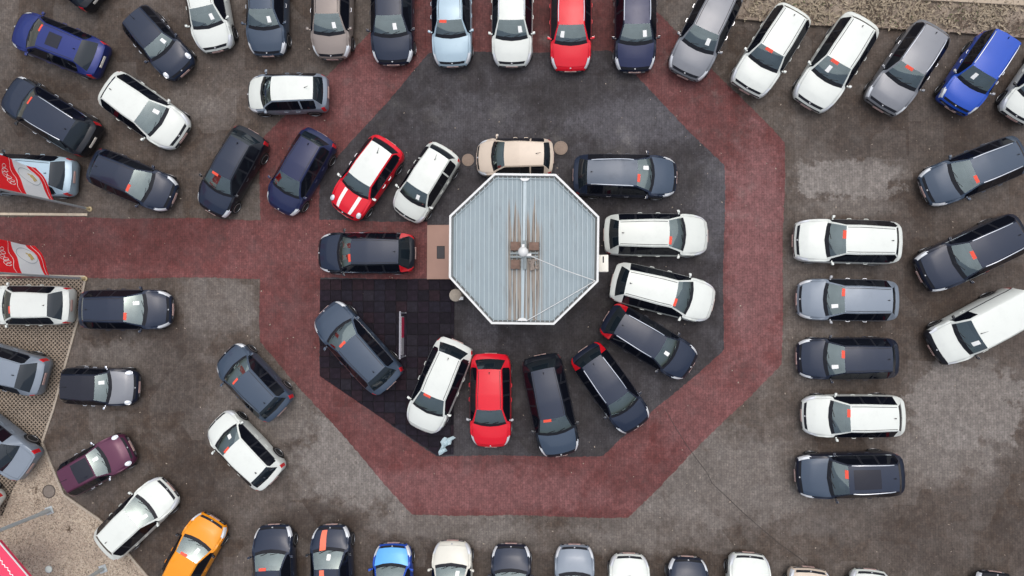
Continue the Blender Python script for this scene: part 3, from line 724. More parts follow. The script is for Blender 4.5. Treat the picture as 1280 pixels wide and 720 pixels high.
CARS = [
 # upper left corner
 dict(label='royal blue hatchback with grey sunroof panel at the upper left corner', kind='hatch', col='royal', front=(16,32), rear=(133,80), tagv=-.55, sun=(.10,.24,.55), plate='plate2'),
 dict(label='dark small car with round pale headlamps at the upper left', kind='retro', col='dkgrey', front=(232,92), rear=(162,14), card=.55, handle='chrome', trim='black'),
 dict(label='dark car cut off by the top edge, only its tail end showing', kind='hatch', col='black', front=(40,-70), rear=(126,2), plate='plate2'),
 dict(label='leftmost white car of the top row, nose slanting down', kind='hatch2', col='white', front=(273,65), rear=(246,-52), card=.5),
 dict(label='slate blue car at the top edge between a slanting white car and a taupe car', kind='hatch', col='slate', front=(336,71), rear=(332,-50), card=.5, handle='chrome'),
 dict(label='taupe brown car at the top edge, the only brown one of its row', kind='hatch2', col='taupe', front=(416,75), rear=(414,-46), card=.45, handle='chrome'),
 dict(label='wide blue black car at the top edge with its nose over the red paving corner', kind='hatch', col='ink', front=(492,82), rear=(489,-46), card=.35, width=1.04, hood='dkgrey', roof='dkgrey'),
 dict(label='ice blue silver car with a red strip behind its windscreen, at the top edge', kind='saloon', col='iceblue', front=(566,84), rear=(563,-40), tagv=-.55),
 dict(label='white car at the top edge between the ice blue and the red car', kind='estate', col='white', front=(640,84), rear=(641,-42), card=.6, rail='chrome'),
 dict(label='red car at the top edge, nose pointing down over dark paving', kind='estate', col='red', front=(713,90), nose='body', rear=(714,-36), card=-.6, rail='chrome'),
 dict(label='blue black car with chrome rails at the top edge, right of the red car', kind='estate', col='ink', front=(793,91), rear=(795,-40), card=.55, rail='chrome', hood='navy', roof='navy'),
 dict(label='mid grey car at the top edge standing slantwise with a white card in its windscreen', kind='suv', col='grey', front=(853,97), rear=(912,-22), card=.45, handle='chrome'),
 # upper right fan
 dict(label='left one of the two slanted white cars by the dirt bed', kind='suv2', col='white', front=(930,115), rear=(998,9), tagv=-.2, mirror='paint'),
 dict(label='white car left of the grey car that backs onto the dirt bed', kind='suv', col='white', front=(1007,134), rear=(1083,21), tagv=-.3, card=-.3),
 dict(label='grey car with chrome rails backed against the dirt bed at the upper right', kind='suv2', col='grey', front=(1097,137), rear=(1173,31), rail='chrome', tagv=-.2, handle='chrome'),
 dict(label='bright blue off-roader with spare wheel on its tailgate, at the upper right', kind='jeep', col='blue', front=(1187,137), rear=(1255,46), rail='chrome', card=-.35, handle='chrome', mirror='satin'),
 dict(label='white car cut off by the right edge, beside the bright blue off-roader', kind='city', col='white', front=(1264,149), rear=(1335,55), mirror='black', trim='black'),
 dict(label='slate blue estate with chrome rails at the right edge, uppermost of three slanted cars there', kind='estate', col='slate', front=(1153,240), rear=(1284,188), rail='chrome', tagv=.55),
 dict(label='black estate with chrome rails and front, at the right edge above the white van', kind='suv2', col='ink', front=(1148,346), rear=(1284,286), rail='chrome', trim='chrome', tagv=-.1, roof='dkgrey', hood='dkgrey'),
 dict(label='tall white van with two white papers in its windscreen at the right edge', kind='van', col='white', front=(1163,438), rear=(1284,379), card=.45, mirror='black', cat='van', name='van', groove=False),
 # right column
 dict(label='white car topmost in the right column of five side by side', kind='suv2', col='white', front=(990,301), rear=(1130,303), tagv=-.35),
 dict(label='silver blue car second in the right column, just below the topmost white car', kind='estate', col='silver', front=(995,374), rear=(1126,376), tagv=-.55, card=.45, handle='chrome', mirror='satin', hood='silver'),
 dict(label='charcoal blue car in the right column between the silver blue and the white car', kind='estate', col='ink', hood='dkgrey', roof='dkgrey', front=(995,448), rear=(1126,448), tagv=-.4, card=.5),
 dict(label='white car fourth in the right column, just above the lowest dark estate', kind='estate', col='white', front=(1001,519), rear=(1134,521), tagv=-.4),
 dict(label='dark blue grey estate with chrome rails, lowest in the right column', kind='suv2', col='ink', front=(993,594), rear=(1133,594), rail='chrome', trim='chrome', tagv=-.4, hood='slate', roof='dkgrey', sun=(.05,.30,.72)),
 # around the kiosk
 dict(label='small white hatchback with sides shaded silver standing alone above left of the kiosk', kind='city', col='silver', front=(308,118), rear=(413,118), roof='white', hood='pearl', groove=False),  # white car; the shade on its flanks is painted as silver body colour
 dict(label='small beige car half under the top edge of the kiosk roof', kind='city', col='beige', front=(595,197), rear=(692,198), groove=False),
 dict(label='slate grey estate right of the beige car, above two white cars', kind='estate', col='dkgrey', front=(847,221), rear=(716,220), rail='chrome', tagv=-.4, card=.4, hood='slate', roof='slate'),
 dict(label='pearl white estate right beside the kiosk, nose pointing straight right', kind='estate', col='pearl', front=(886,294), nose='body', rear=(754,294), tagv=-.55),
 dict(label='white estate right of the kiosk, nose pointing right and slightly down', kind='estate', col='white', front=(893,381), nose='body', rear=(764,350), tagv=-.6),
 dict(label='blue black estate with silver rails just below the white estate by the kiosk', kind='wagon', col='ink', front=(866,460), rear=(757,395), rail='chrome', roof='dkgrey', hood='dkgrey', card=-.1, width=.96),
 dict(label='blue black estate with silver rails and red tail lamps, right of the narrow black car', kind='wagon', col='ink', front=(799,535), rear=(728,436), rail='chrome', trim='chrome', roof='dkgrey', hood='dkgrey', width=.96),
 dict(label='narrow black car next to the red car below the kiosk', kind='estate', col='black', front=(702,571), rear=(675,443), tagv=-.45, roof='dkgrey', hood='slate'),
 dict(label='bright red car below the kiosk, nose pointing down', kind='hatch', col='red', front=(613,560), nose='body', rear=(614,441), mirror='satin'),
 dict(label='white car on the dark rubber tiles left of the bright red car', kind='hatch2', col='white', front=(525,538), nose='body', rear=(573,426), tagv=-.4),
 dict(label='slate grey car slanting across the left edge of the dark rubber tiles', kind='hatch', col='slate', front=(403,387), nose='body', rear=(491,481), tagv=.35, trim='chrome', roof='slate'),
 dict(label='black estate with chrome side strips on the red path left of the kiosk', kind='wagon', col='black', front=(396,316), rear=(521,317), trim='chrome', tagv=.5, hood='dkgrey', roof='dkgrey'),
 dict(label='small white hatchback with silver bumpers, slanting left of the beige car', kind='city', col='pearl', front=(506,272), rear=(558,184), card=.35, roof='white', groove=False, width=1.02),
 dict(label='red small car with white roof and two white bonnet stripes', kind='retro', col='red', front=(429,268), rear=(487,176), roof='white', mirror='white', groove=False, rearglass='rearglass', width=1.05,
      stripe=((.04,.268,-.62,-.40,'wstripe'), (.04,.268,.40,.62,'wstripe')), handle='chrome'),
 dict(label='navy blue car standing beside the red white-roofed small car, on the red paving', kind='hatch2', col='navy', front=(347,263), nose='body', rear=(405,169), roof='navy'),
 dict(label='black car with orange red strip behind its windscreen, left of the slanting navy blue car', kind='hatch', col='black', front=(260,265), rear=(320,166), tagv=-.4, roof='dkgrey', hood='dkgrey'),
 # left side
 dict(label='white car slanting down right in the upper left, between two dark cars', kind='hatch2', col='white', front=(230,173), rear=(130,104), card=.5, width=1.08, groove=False),
 dict(label='black estate with silver rails and chrome door handles at the left edge', kind='suv2', col='black', front=(9,112), rear=(121,180), rail='chrome', trim='chrome', tagv=-.4, handle='chrome', roof='dkgrey', hood='dkgrey', plate='plate2'),
 dict(label='dark grey car beside the flag covered pale car, nose toward the red path', kind='hatch2', col='dkgrey', front=(219,248), rear=(111,203), tagv=-.6),
 dict(label='pale ice blue car partly hidden under the upper red and white flag', kind='hatch2', col='iceblue', front=(-22,216), rear=(98,223), mirror='black', plate='plate'),
 dict(label='white hatchback with red tail lamps on the lattice paving at the left edge', kind='hatch', col='white', front=(-17,381), rear=(94,382), tagv=.4, groove=False),
 dict(label='dark grey car just right of the white hatchback, below the red path', kind='hatch2', col='dkgrey', front=(217,387), rear=(96,387), tagv=-.55, card=.45, roof='dkgrey'),
 dict(label='silver blue car with dark rear window on lattice paving, cut off by the left edge', kind='hatch', col='silver', front=(-64,440), rear=(61,473), groove=False, hood='silver'),
 dict(label='small car with black glass roof and grey bonnet beside the lattice paving', kind='retro', col='ink', front=(175,484), rear=(71,482), roof='sunroof', hood='grey', card=.4, handle='chrome', mirror='chrome', groove=False),
 dict(label='silver car at the left edge where lattice paving meets gravel', kind='saloon', col='silver', front=(-58,512), rear=(43,584)),
 dict(label='white car barely showing at the left edge beside the gravel', kind='hatch', col='white', front=(-105,575), rear=(-4,640)),
 dict(label='maroon small car with round headlamps and dark sunroof beside the gravel', kind='retro', col='maroon', front=(165,557), rear=(74,606), sun=(.02,.25,.85), card=.3, handle='chrome', mirror='chrome', groove=False),
 dict(label='white car with its tail over the gravel edge at the lower left', kind='hatch', col='white', front=(214,608), rear=(125,689), card=-.5, groove=False),
 dict(label='orange yellow car at the bottom edge, the only one of its colour', kind='hatch', col='orange', front=(269,647), rear=(208,748), card=-.4, tagv=.3, mirror='black', groove=False),
 dict(label='slate grey small car with red tail lamps, above the small white car', kind='hatch2', col='slate', front=(280,440), rear=(355,514), tagv=.5, width=1.04, hood='slate'),
 dict(label='small white car at lower left, just below the slate grey small car', kind='hatch2', col='white', front=(268,524), rear=(345,599), tagv=.45, card=-.3, groove=False),
 # bottom row
 dict(label='black car leftmost of the nose up cars along the bottom edge', kind='hatch', col='dkgrey', front=(343,655), rear=(342,776), tagv=.4),
 dict(label='black car with one orange red stripe along its bonnet at the bottom edge', kind='hatch2', col='dkgrey', front=(415,655), rear=(415,776), card=-.1, stripe=((.035,.228,.18,.58,'stripe'), (.41,.86,.18,.58,'stripe')), mirror='black'),
 dict(label='bright blue car with sky blue bonnet at the bottom edge', kind='city', col='blue', front=(492,678), rear=(490,786), hood='skyblue', roof='skyblue', width=1.02),
 dict(label='cream white car at the bottom edge next to the bright blue car', kind='hatch2', col='cream', front=(566,675), nose='body', rear=(564,794), card=-.5),
 dict(label='blue black car at the bottom edge between the cream white and silver cars', kind='hatch', col='ink', front=(639,679), rear=(639,798), roof='dkgrey', hood='dkgrey'),
 dict(label='silver grey car at the bottom edge, the only silver one of its row', kind='saloon', col='silver', front=(718,680), rear=(718,802), hood='silver'),
 dict(label='white car at the bottom edge between the silver car and a dark car', kind='hatch2', col='white', front=(786,691), rear=(787,810), hood='white'),
 dict(label='blue black car at the bottom edge between two white cars', kind='hatch2', col='ink', front=(859,695), rear=(860,815), hood='dkgrey'),
 dict(label='white car at the bottom edge between a dark car and a beige nose', kind='suv', col='white', front=(935,690), rear=(935,812)),
 dict(label='beige car at the bottom edge with only its nose showing', kind='suv2', col='beige', front=(1010,708), rear=(1010,830)),
 dict(label='pale silver car at the bottom edge with just its nose showing, beside the beige nose', kind='hatch', col='pearl', front=(1087,711), rear=(1087,833)),
 dict(label='dark car at the lower right corner with just its bonnet edge showing', kind='hatch', col='black', front=(1243,714), rear=(1243,836)),
]
for c in CARS: car(**c)

# ------------------------------------------------------------------ octagonal kiosk
ZR = 3.3
roof_px = [(618,217),(695,218),(749,271),(748,352),(692.5,406),(614.5,405),(561.5,347),(562,270)]
RO = [P(x, y, ZR) for x, y in roof_px]
rc = sum(RO, Vector())/8
def scaled(k, z): return [(rc.x+(p.x-rc.x)*k, rc.y+(p.y-rc.y)*k, z) for p in RO]
kiosk = tag(empty('octagonal_kiosk', (0,0,0)), 'octagonal kiosk with a pale corrugated metal roof in the middle of the lot', 'kiosk')
wallm = simple('kiosk wall render', (.46,.42,.36), .8); whitem = simple('white painted metal', (.62,.63,.62), .45, 0, .05)
darkm = simple('dark gutter grey', (.10,.11,.11), .6)  # the gutter's own dark grey
wb, wt = scaled(.86, .012), scaled(.86, ZR-.13)
for i in range(8):
    a, b = Vector(wb[i]), Vector(wb[(i+1)%8]); h = Vector((0,0,ZR-.15)); d = (b-a).normalized(); nn = Vector((d.y,-d.x,0))
    if nn.dot((a+b)/2-rc) < 0: nn = -nn
    w = link('wall', mesh('wall', [a,b,b+h,a+h, a-nn*.12,b-nn*.12,b+h-nn*.12,a+h-nn*.12], [(0,1,2,3),(4,7,6,5),(3,2,6,7),(0,4,5,1),(0,3,7,4),(1,5,6,2)]), wallm, kiosk)
    L = (b-a).length; m = (a+b)/2
    door = i == 6
    z0, z1, hw = (.02, 2.1, .45) if door else (.95, 2.2, L*.33)
    def qd(k, o, z0=z0, z1=z1): return [m-d*k+nn*o+Vector((0,0,z0)), m+d*k+nn*o+Vector((0,0,z0)), m+d*k+nn*o+Vector((0,0,z1)), m-d*k+nn*o+Vector((0,0,z1))]
    g0, g1 = qd(hw, .012), qd(hw, .03)
    fr = MB(); o0 = qd(hw+.06, .04, z0-(0 if door else .06), z1+.06); i0 = qd(hw, .04); o1 = qd(hw+.06, .0, z0-(0 if door else .06), z1+.06)
    fr.add(o0+i0+o1, [(k,(k+1)%4,4+(k+1)%4,4+k) for k in range(4)]+[(8+k,8+(k+1)%4,(k+1)%4,k) for k in range(4)])
    f = link('door' if door else 'window', fr.me('frame'), whitem, w)
    link('pane', mesh('pane', g0, [(0,1,2,3)]), M['tint'], w)
# corrugated roof panels, each a piece, stained round the mast
t = NT('corrugated roof metal')
so = t.n('ShaderNodeSeparateXYZ'); t.set(so.inputs[0], t.coord()); X, Y = so.outputs[0], so.outputs[1]
mc = P(656, 319, ZR)
base = t.mix(t.noise(1.3, 5, .6), (.225,.285,.315), (.285,.345,.37))
base = t.mix(t.ramp(t.noise(2.0, 4, .6, vec=t.mapping(scale=(5,.5,1))), .5, .75, 0, .55), base, (.20,.24,.26))
ax = t.math('ABSOLUTE', t.math('SUBTRACT', X, mc.x-.02))
dyy = t.math('SUBTRACT', Y, mc.y)
ay = t.math('MAXIMUM', t.math('MULTIPLY', t.math('SUBTRACT', dyy, .35), 1.45), t.math('MULTIPLY', t.math('ADD', dyy, .35), -.62))
lane = t.noise(1.0, 1, .5, vec=t.mapping(scale=(6.5,.05,1), loc=(.7,0,0)))
reach = t.math('ADD', t.math('MULTIPLY', lane, 5.4), -1.15)
leng = t.ramp(t.math('SUBTRACT', ay, reach), .45, -.35)
st = t.math('MULTIPLY', t.math('MULTIPLY', t.ramp(ax, .80, .52), leng), t.ramp(t.noise(1.0, 4, .6, vec=t.mapping(scale=(16,.9,1))), .2, .5, .55, 1.0))
rust = t.mix(t.noise(1.0, 3, .6, vec=t.mapping(scale=(9,.35,1))), (.13,.10,.08), (.36,.31,.25))
dk = t.ramp(t.noise(1.0, 3, .6, vec=t.mapping(scale=(19,.7,1), loc=(3,1,0))), .54, .62, 0, .85)
rust = t.mix(dk, rust, (.055,.043,.038))
c = t.mix(t.math('MULTIPLY', st, .95), base, rust)
edge = t.ramp(t.noise(1.0, 5, .65, vec=t.mapping(scale=(4,.8,1), loc=(9,2,0))), .55, .72, 0, .35)
c = t.mix(edge, c, (.17,.185,.18))
# algae and dirt along the gutter edge
t.p(Base_Color=c, Roughness=.6, Metallic=.0)
roofm = t.m
ribm = simple('roof rib metal', (.36,.43,.46), .45, .05)
inn = [(p[0], p[1]) for p in scaled(.965, ZR)]
xs = [p[0] for p in inn]; xa, xb = min(xs), max(xs); NP = 31; pwid = (xb-xa)/NP
for i in range(NP):
    q = clip_convex([(xa+i*pwid+.002,-60),(xa+(i+1)*pwid-.002,-60),(xa+(i+1)*pwid-.002,60),(xa+i*pwid+.002,60)], inn)
    if len(q) < 3: continue
    mb = MB().prism(q, ZR-.06, ZR-.03)
    # shallow secondary swage and the standing rib on the panel's left edge
    mid = xa+(i+.5)*pwid
    for (cx, hw, hh) in ((mid, .012, .010),):
        qq = clip_convex([(cx-hw,-60),(cx+hw,-60),(cx+hw,60),(cx-hw,60)], inn)
        if len(qq) >= 3: mb.prism(qq, ZR-.031, ZR-.03+hh)
    p = link('roof_panel', mb.me('roof_panel'), roofm, kiosk)
    qq = clip_convex([(xa+i*pwid-.013,-60),(xa+i*pwid+.013,-60),(xa+i*pwid+.013,60),(xa+i*pwid-.013,60)], inn)
    if len(qq) >= 3: link('rib', MB().prism(qq, ZR-.05, ZR+.018).me('rib'), ribm, p)
# white rim with gutter inside
o_, i_ = scaled(1.0, ZR+.10), scaled(.972, ZR+.10)
ob, ib = scaled(1.0, ZR-.22), scaled(.972, ZR-.10)
mb = MB(); mb.add(o_+i_+ob+ib, [(k,(k+1)%8,8+(k+1)%8,8+k) for k in range(8)]+[(16+k,16+(k+1)%8,(k+1)%8,k) for k in range(8)]+[(8+k,8+(k+1)%8,24+(k+1)%8,24+k) for k in range(8)])
link('roof_rim', mb.me('roof_rim'), whitem, kiosk)
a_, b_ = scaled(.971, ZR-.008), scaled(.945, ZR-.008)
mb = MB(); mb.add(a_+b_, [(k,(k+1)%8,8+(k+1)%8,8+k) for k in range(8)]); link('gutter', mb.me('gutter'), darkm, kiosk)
a_, b_ = scaled(.943, ZR+.024), scaled(.928, ZR+.024); c_ = scaled(.943, ZR-.04)
mb = MB(); mb.add(a_+b_+c_, [(k,(k+1)%8,8+(k+1)%8,8+k) for k in range(8)]+[(16+k,16+(k+1)%8,(k+1)%8,k) for k in range(8)]); link('edge_flashing', mb.me('edge_flashing'), roofm, kiosk)
sof = scaled(.975, ZR-.14); link('soffit', MB().prism([(p[0],p[1]) for p in sof], ZR-.16, ZR-.12).me('soffit'), whitem, kiosk)
# cover strip along the middle with round white ends
tp_, bt_ = P(656, 223, ZR), P(653, 401, ZR)
mb = MB(); mb.box(-.055, .055, -(tp_-bt_).length/2, (tp_-bt_).length/2, 0, .045, .01, Matrix.Translation(((tp_+bt_)/2)+Vector((0,0,-.005))) @ Matrix.Rotation(math.atan2(tp_.y-bt_.y, tp_.x-bt_.x)-math.pi/2, 4, 'Z'))
link('cover_strip', mb.me('cover_strip', True), ribm, kiosk)
for q, s in ((tp_, -1), (bt_, 1)):
    mb = MB(); mb.prism([(q.x+.18*math.cos(math.pi*k/10), q.y+s*.12*math.sin(math.pi*k/10)) for k in range(11)], ZR-.01, ZR+.07)
    link('outlet_cap', mb.me('outlet_cap'), whitem, kiosk)

# mast standing on the roof with its ballast
mast = tag(empty('antenna_mast', (mc.x, mc.y, ZR)), 'white topped mast weighed down by four brown blocks on the kiosk roof', 'mast')
gal = simple('galvanised steel', (.42,.46,.47), .45, .4); brickm = simple('brown concrete block', (.165,.105,.080), .9, vary=.5, vs=9)
fr = MB(); fr.box(-.07,.07,-.56,.56,.03,.10,.01); fr.box(-.56,-.075,-.11,-.03,.03,.095,.01); fr.box(-.56,-.075,.03,.11,.03,.095,.01); fr.box(.075,.52,-.10,-.03,.03,.095,.01); fr.box(.075,.52,.04,.10,.03,.095,.01)
for k in range(5): fr.box(-.55+k*.26,-.53+k*.26,-.57,.57,.0,.035,.004)
link('base_frame', fr.me('base_frame', True), simple('weathered steel', (.20,.23,.235), .6, .1, vary=.35, vs=7), mast)
for x, y, w, h in ((-.36,.34,.36,.34), (.36,.33,.38,.32), (-.36,-.36,.35,.36), ):
    link('ballast_block', MB().box(x-w/2,x+w/2,y-h/2,y+h/2,.02,.17,.02).me('ballast_block', True), brickm, mast)
mb = MB()
for k in range(26):
    a = random.uniform(0, 6.3); x, y = random.uniform(.2,.52), random.uniform(-.54,-.18); s = random.uniform(.03,.07)
    mb.box(-s,s,-s*.7,s*.7,0,s*1.1,s*.3, Matrix.Translation((x,y,.02+random.uniform(0,.05))) @ Matrix.Rotation(a,4,'Z') @ Matrix.Rotation(random.uniform(-.4,.4),4,'X'))
link('broken_block', mb.me('broken_block'), simple('broken concrete', (.24,.20,.17), .9, vary=.6, vs=14), mast)
mtop = 1.6
link('pole', MB().lathe([(.045,.08),(.045,.9),(.035,.9),(.035,mtop-.1)], 12).me('pole', True), whitem, mast)
# lamp-like head
link('head', MB().lathe([(.04,mtop-.16),(.17,mtop-.12),(.19,mtop-.05),(.15,mtop+.03),(.06,mtop+.07),(.001,mtop+.08)], 20).me('head', True, 60), whitem, mast)
link('bracket', MB().box(-.05,.05,.12,.28,mtop-.12,mtop-.03,.015).box(.12,.30,-.16,-.06,mtop-.12,mtop-.04,.015).me('bracket', True), whitem, mast)
gp = [Vector((.2,-.12,mtop-.1)), P(692,333,ZR+.25)-Vector((mc.x,mc.y,ZR)), P(744,351,ZR+.06)-Vector((mc.x,mc.y,ZR))]
link('guy_wire', MB().tube([Vector((.2,-.12,mtop-.1)), P(704,337,ZR+.6)-Vector((mc.x,mc.y,ZR)), P(744,351,ZR+.06)-Vector((mc.x,mc.y,ZR))], .016, 6).me('guy_wire', True), whitem, mast)
link('guy_wire', MB().tube([P(744,351,ZR+.06)-Vector((mc.x,mc.y,ZR)), P(700,377,ZR+.05)-Vector((mc.x,mc.y,ZR)), P(658,401,ZR+.06)-Vector((mc.x,mc.y,ZR))], .014, 6).me('guy_wire', True), whitem, mast)

# white box on the kiosk's right side
q = P(749, 340, 2.6); r = P(758, 319, 2.6)
acu = tag(empty('air_conditioner', ((q.x+r.x)/2, (q.y+r.y)/2, 2.3)), 'white box unit sticking out of the right side of the kiosk roof edge', 'air conditioner')
dx, dy = abs(r.x-q.x)/2+.06, abs(r.y-q.y)/2
link('case', MB().box(-dx-.05,dx,-dy,dy,0,.5,.02).me('case', True), simple('cream plastic', (.74,.72,.64), .5), acu)
link('slot', MB().box(-.02,.03,.02,dy*.8,.495,.506).me('slot'), M['black'], acu)
# landing with door mat, left of the kiosk
A, B = P(533.5, 349, .15), P(575, 281, .15)
ld = tag(link('landing', MB().box(A.x,B.x,A.y,B.y,.0,.15,.012).me('landing', True), simple('pinkish concrete', (.34,.21,.165), .8, vary=.08, vs=3)), 'pinkish brown landing slab sticking out left of the kiosk roof', 'landing')
A, B = P(546, 323.5, .15), P(556, 307.5, .15)
mt = tag(empty('door_mat', ((A.x+B.x)/2, (A.y+B.y)/2, .15)), 'small dark grey door mat on the pinkish landing', 'mat')
wx, wy = abs(B.x-A.x)/2, abs(B.y-A.y)/2
link('border', MB().box(-wx,wx,-wy,wy,0,.012,.003).me('border'), simple('mat rubber', (.03,.03,.033), .8), mt)
mb = MB()
for k in range(9): mb.box(-wx+.03, wx-.03, -wy+.04+k*(2*wy-.08)/9, -wy+.04+(k+.7)*(2*wy-.08)/9, .0125, .022)
link('bristles', mb.me('bristles'), simple('mat bristle', (.075,.07,.075), .95), mt)
# round bin by the kiosk
q = P(569, 369, .9)
bn = tag(empty('litter_bin', (q.x, q.y, .012)), 'round beige litter bin at the lower left corner of the kiosk', 'litter bin')
bm_ = simple('beige concrete', (.42,.37,.31), .85, vary=.25, vs=14)
link('shell', MB().lathe([(.22,0),(.25,.05),(.27,.75),(.26,.85),(.19,.87),(.18,.80),(.16,.3)], 20, cap=False).me('shell', True), bm_, bn)
link('lid', MB().lathe([(.24,.855),(.25,.875),(.19,.91),(.001,.93)], 20).me('lid', True), simple('beige lid', (.36,.31,.25), .8, vary=.3, vs=12), bn)
link('ash_tray', MB().box(.10,.34,-.20,-.06,.70,.88,.02).me('ash_tray', True), whitem, bn)

# low sign board on the tiles
a, b = P(506, 447, .05), P(506, 389, .05)
sg = tag(empty('sign_board', ((a.x+b.x)/2, (a.y+b.y)/2, .02), 0), 'narrow sign board with red and white face standing on the dark rubber tiles', 'sign')
L = abs(b.y-a.y)
link('frame', MB().box(-.035,.035,-L/2,L/2,.95,1.02,.01).box(-.03,.03,-L/2+.04,-L/2+.10,0,.95).box(-.03,.03,L/2-.10,L/2-.04,0,.95).box(-.10,.06,-L/2+.05,-L/2+.10,0,.03).box(-.10,.06,L/2-.10,L/2-.05,0,.03).me('frame'), simple('sign frame grey', (.26,.26,.29), .5), sg)
tl = Matrix.Translation((.05,0,.12)) @ Matrix.Rotation(math.radians(-4), 4, 'Y')
link('panel', MB().box(-.0,.02,-L/2+.16,L/2-.22,.36,.80,0, Matrix.Translation((.06,0,.14)) @ Matrix.Rotation(math.radians(-2),4,'Y')).me('panel'), simple('white sign face', (.34,.33,.35), .5), sg)
link('red_panel', MB().box(.021,.026,-.12,L/2-.26,.38,.78,0, Matrix.Translation((.06,0,.14)) @ Matrix.Rotation(math.radians(-2),4,'Y')).me('red_panel'), simple('red sign face', (.5,.03,.08), .5), sg)

# crumpled pale cloth on the tiles
cl = [(547,566),(549,569),(553,568),(556,566),(559,563),(557,560),(559,557),(563,555),(565,551),(569,547),(566,545),(562,546),(559,548),(556,546),(553,547),(551,552),(552,557),(550,562)]
pts = [P(x, y, .05) for x, y in cl]; cc = P(555.5, 556.5, .05)
v, f = [cc+Vector((0,0,.10))], []
RN = 5
for k in range(1, RN+1):
    for p in pts: v.append(cc.lerp(p, k/RN)+Vector((random.uniform(-.03,.03), random.uniform(-.03,.03), (random.uniform(.02,.14) if k < RN else random.uniform(-.01,.03)))))
n = len(pts)
f += [(0, 1+k, 1+(k+1)%n) for k in range(n)]
for r in range(RN-1): f += [(1+r*n+k, 1+(r+1)*n+k, 1+(r+1)*n+(k+1)%n, 1+r*n+(k+1)%n) for k in range(n)]
tag(link('crumpled_cloth', mesh('crumpled_cloth', v, f, True, 30), simple('pale blue cloth', (.42,.54,.58), .7, vary=.3, vs=5)), 'crumpled pale blue cloth lying at the lower tip of the dark tiles', 'cloth')

# drain covers either side of the beige car
def cover(name, px, py, r, label, mat, cat):
    q = P(px, py, .01); e = tag(empty(name, (q.x, q.y, .010)), label, cat, 'round covers set in the ground')
    link('rim', MB().lathe([(r,0),(r,.02),(r*.88,.022),(r*.87,.008)], 24, cap=False).me('rim', True), mat[0], e)
    mb = MB().lathe([(.001,.014),(r*.86,.014)], 24, cap=False)
    for k in range(-2, 3): mb.box(-r*.5, r*.5, k*r*.28-.015, k*r*.28+.015, .013, .020)
    link('lid', mb.me('lid'), mat[1], e); return e
tan = simple('tan concrete cover', (.25,.19,.15), .85, vary=.2, vs=10)
cover('manhole_cover', 585, 200, .27, 'round tan cover in dark paving left of the small beige car', (tan, tan), 'manhole cover')
cover('manhole_cover', 701, 185, .30, 'round tan cover in dark paving right of the small beige car', (tan, tan), 'manhole cover')

# thin dark streak across the paving, built as a raised tube
cp = [(832,512),(843,532),(858,556),(871,574),(884,591),(890,604),(905,618),(928,640),(952,661),(976,681),(1000,698),(1018,716),(1040,740)]
tag(link('streak', MB().tube([P(x, y, .009) for x, y in cp], .010, 6).me('streak', True), simple('dark streak', (.045,.038,.035), .8)), 'thin dark streak running across red and grey paving at lower right', 'streak')

# ------------------------------------------------------------------ left side: lattice paving, kerbs, gravel, poles, flags
lat_px = [(-60,347),(106,350),(96,402),(80,460),(66,512),(53,552),(34,574),(15,612),(2,645),(-60,700)]
lat = [tuple(P(x, y, .03)[:2]) for x, y in lat_px]
soil = simple('dark soil', (.030,.026,.020), .95, vary=.6, vs=8)
structure('soil_bed', rawmesh('soil_bed', [(*p, .006) for p in lat], [tuple(range(len(lat)))[::-1]]), soil)
v, f = [], []
PIT = .187; e = .040
x_min, x_max = min(p[0] for p in lat), max(p[0] for p in lat); y_min, y_max = min(p[1] for p in lat), max(p[1] for p in lat)
row = 0; y = y_min
while y < y_max:
    x = x_min+(PIT/2 if row % 2 else 0)
    while x < x_max:
        if inside(x, y, lat):
            k = len(v); a = PIT/2; jx = random.uniform(-.004,.004)
            for (r, z) in ((a, .030), (a*.66, .036), (a*.60, .010)):
                v += [(x+r+jx,y,z),(x,y+r,z),(x-r+jx,y,z),(x,y-r,z)]
            for q in range(4):
                w = (q+1)%4
                f += [(k+q,k+w,k+4+w,k+4+q), (k+4+q,k+4+w,k+8+w,k+8+q)]
        x += PIT
    y += PIT/2; row += 1
t = NT('lattice paver concrete'); fz = t.noise(1.1, 5, .65)
t.p(Base_Color=t.mix(t.ramp(t.noise(14, 3), .3, .75), t.mix(t.ramp(fz, .4, .65), (.235,.185,.140), (.15,.12,.095)), (.34,.28,.22)), Roughness=.9)
lo = tag(link('lattice_paving', rawmesh('lattice_paving', v, f), t.m), 'tan lattice paving with dark holes along the left edge', 'paving', kind='stuff')

kerbm = simple('pale kerb concrete', (.36,.31,.25), .85, vary=.25, vs=5)
kerbm2 = simple('cream kerb concrete', (.46,.39,.30), .85, vary=.25, vs=7)
kerb_dark = simple('kerb joint', (.10,.085,.07), .9)
def kerb(name, px, width, z1, stone, mat, z0=0.0):
    """a run of separate kerb stones along a line"""
    pts = [P(x, y, 0) for x, y in px]
    root = tag(link(name, None) if False else empty(name, (0,0,0)), kind='structure')
    for a, b in zip(pts, pts[1:]):
        d = b-a; L = d.length; n = max(1, round(L/stone)); d.normalize(); ang = math.atan2(d.y, d.x)
        for k in range(n):
            c = a+d*(L*(k+.5)/n); l = L/n-.012
            me = MB().box(-l/2, l/2, -width/2, width/2, z0, z1+random.uniform(0,.006), .008).me('kerb_stone', True)
            o = link('kerb_stone', me, mat, root, (c.x, c.y, 0)); o.rotation_euler = (0, 0, ang+random.uniform(-.004,.004))
    return root
kerb('kerb', [(-60,267),(110,268.5)], .115, .06, .9, kerbm2)
kerb('kerb', [(-60,344),(66,344.5),(107,345.5)], .07, .055, .9, kerbm)
kerb('kerb', [(107,349),(97,402),(81,460),(67,512),(53,553)], .10, .045, .6, kerbm)
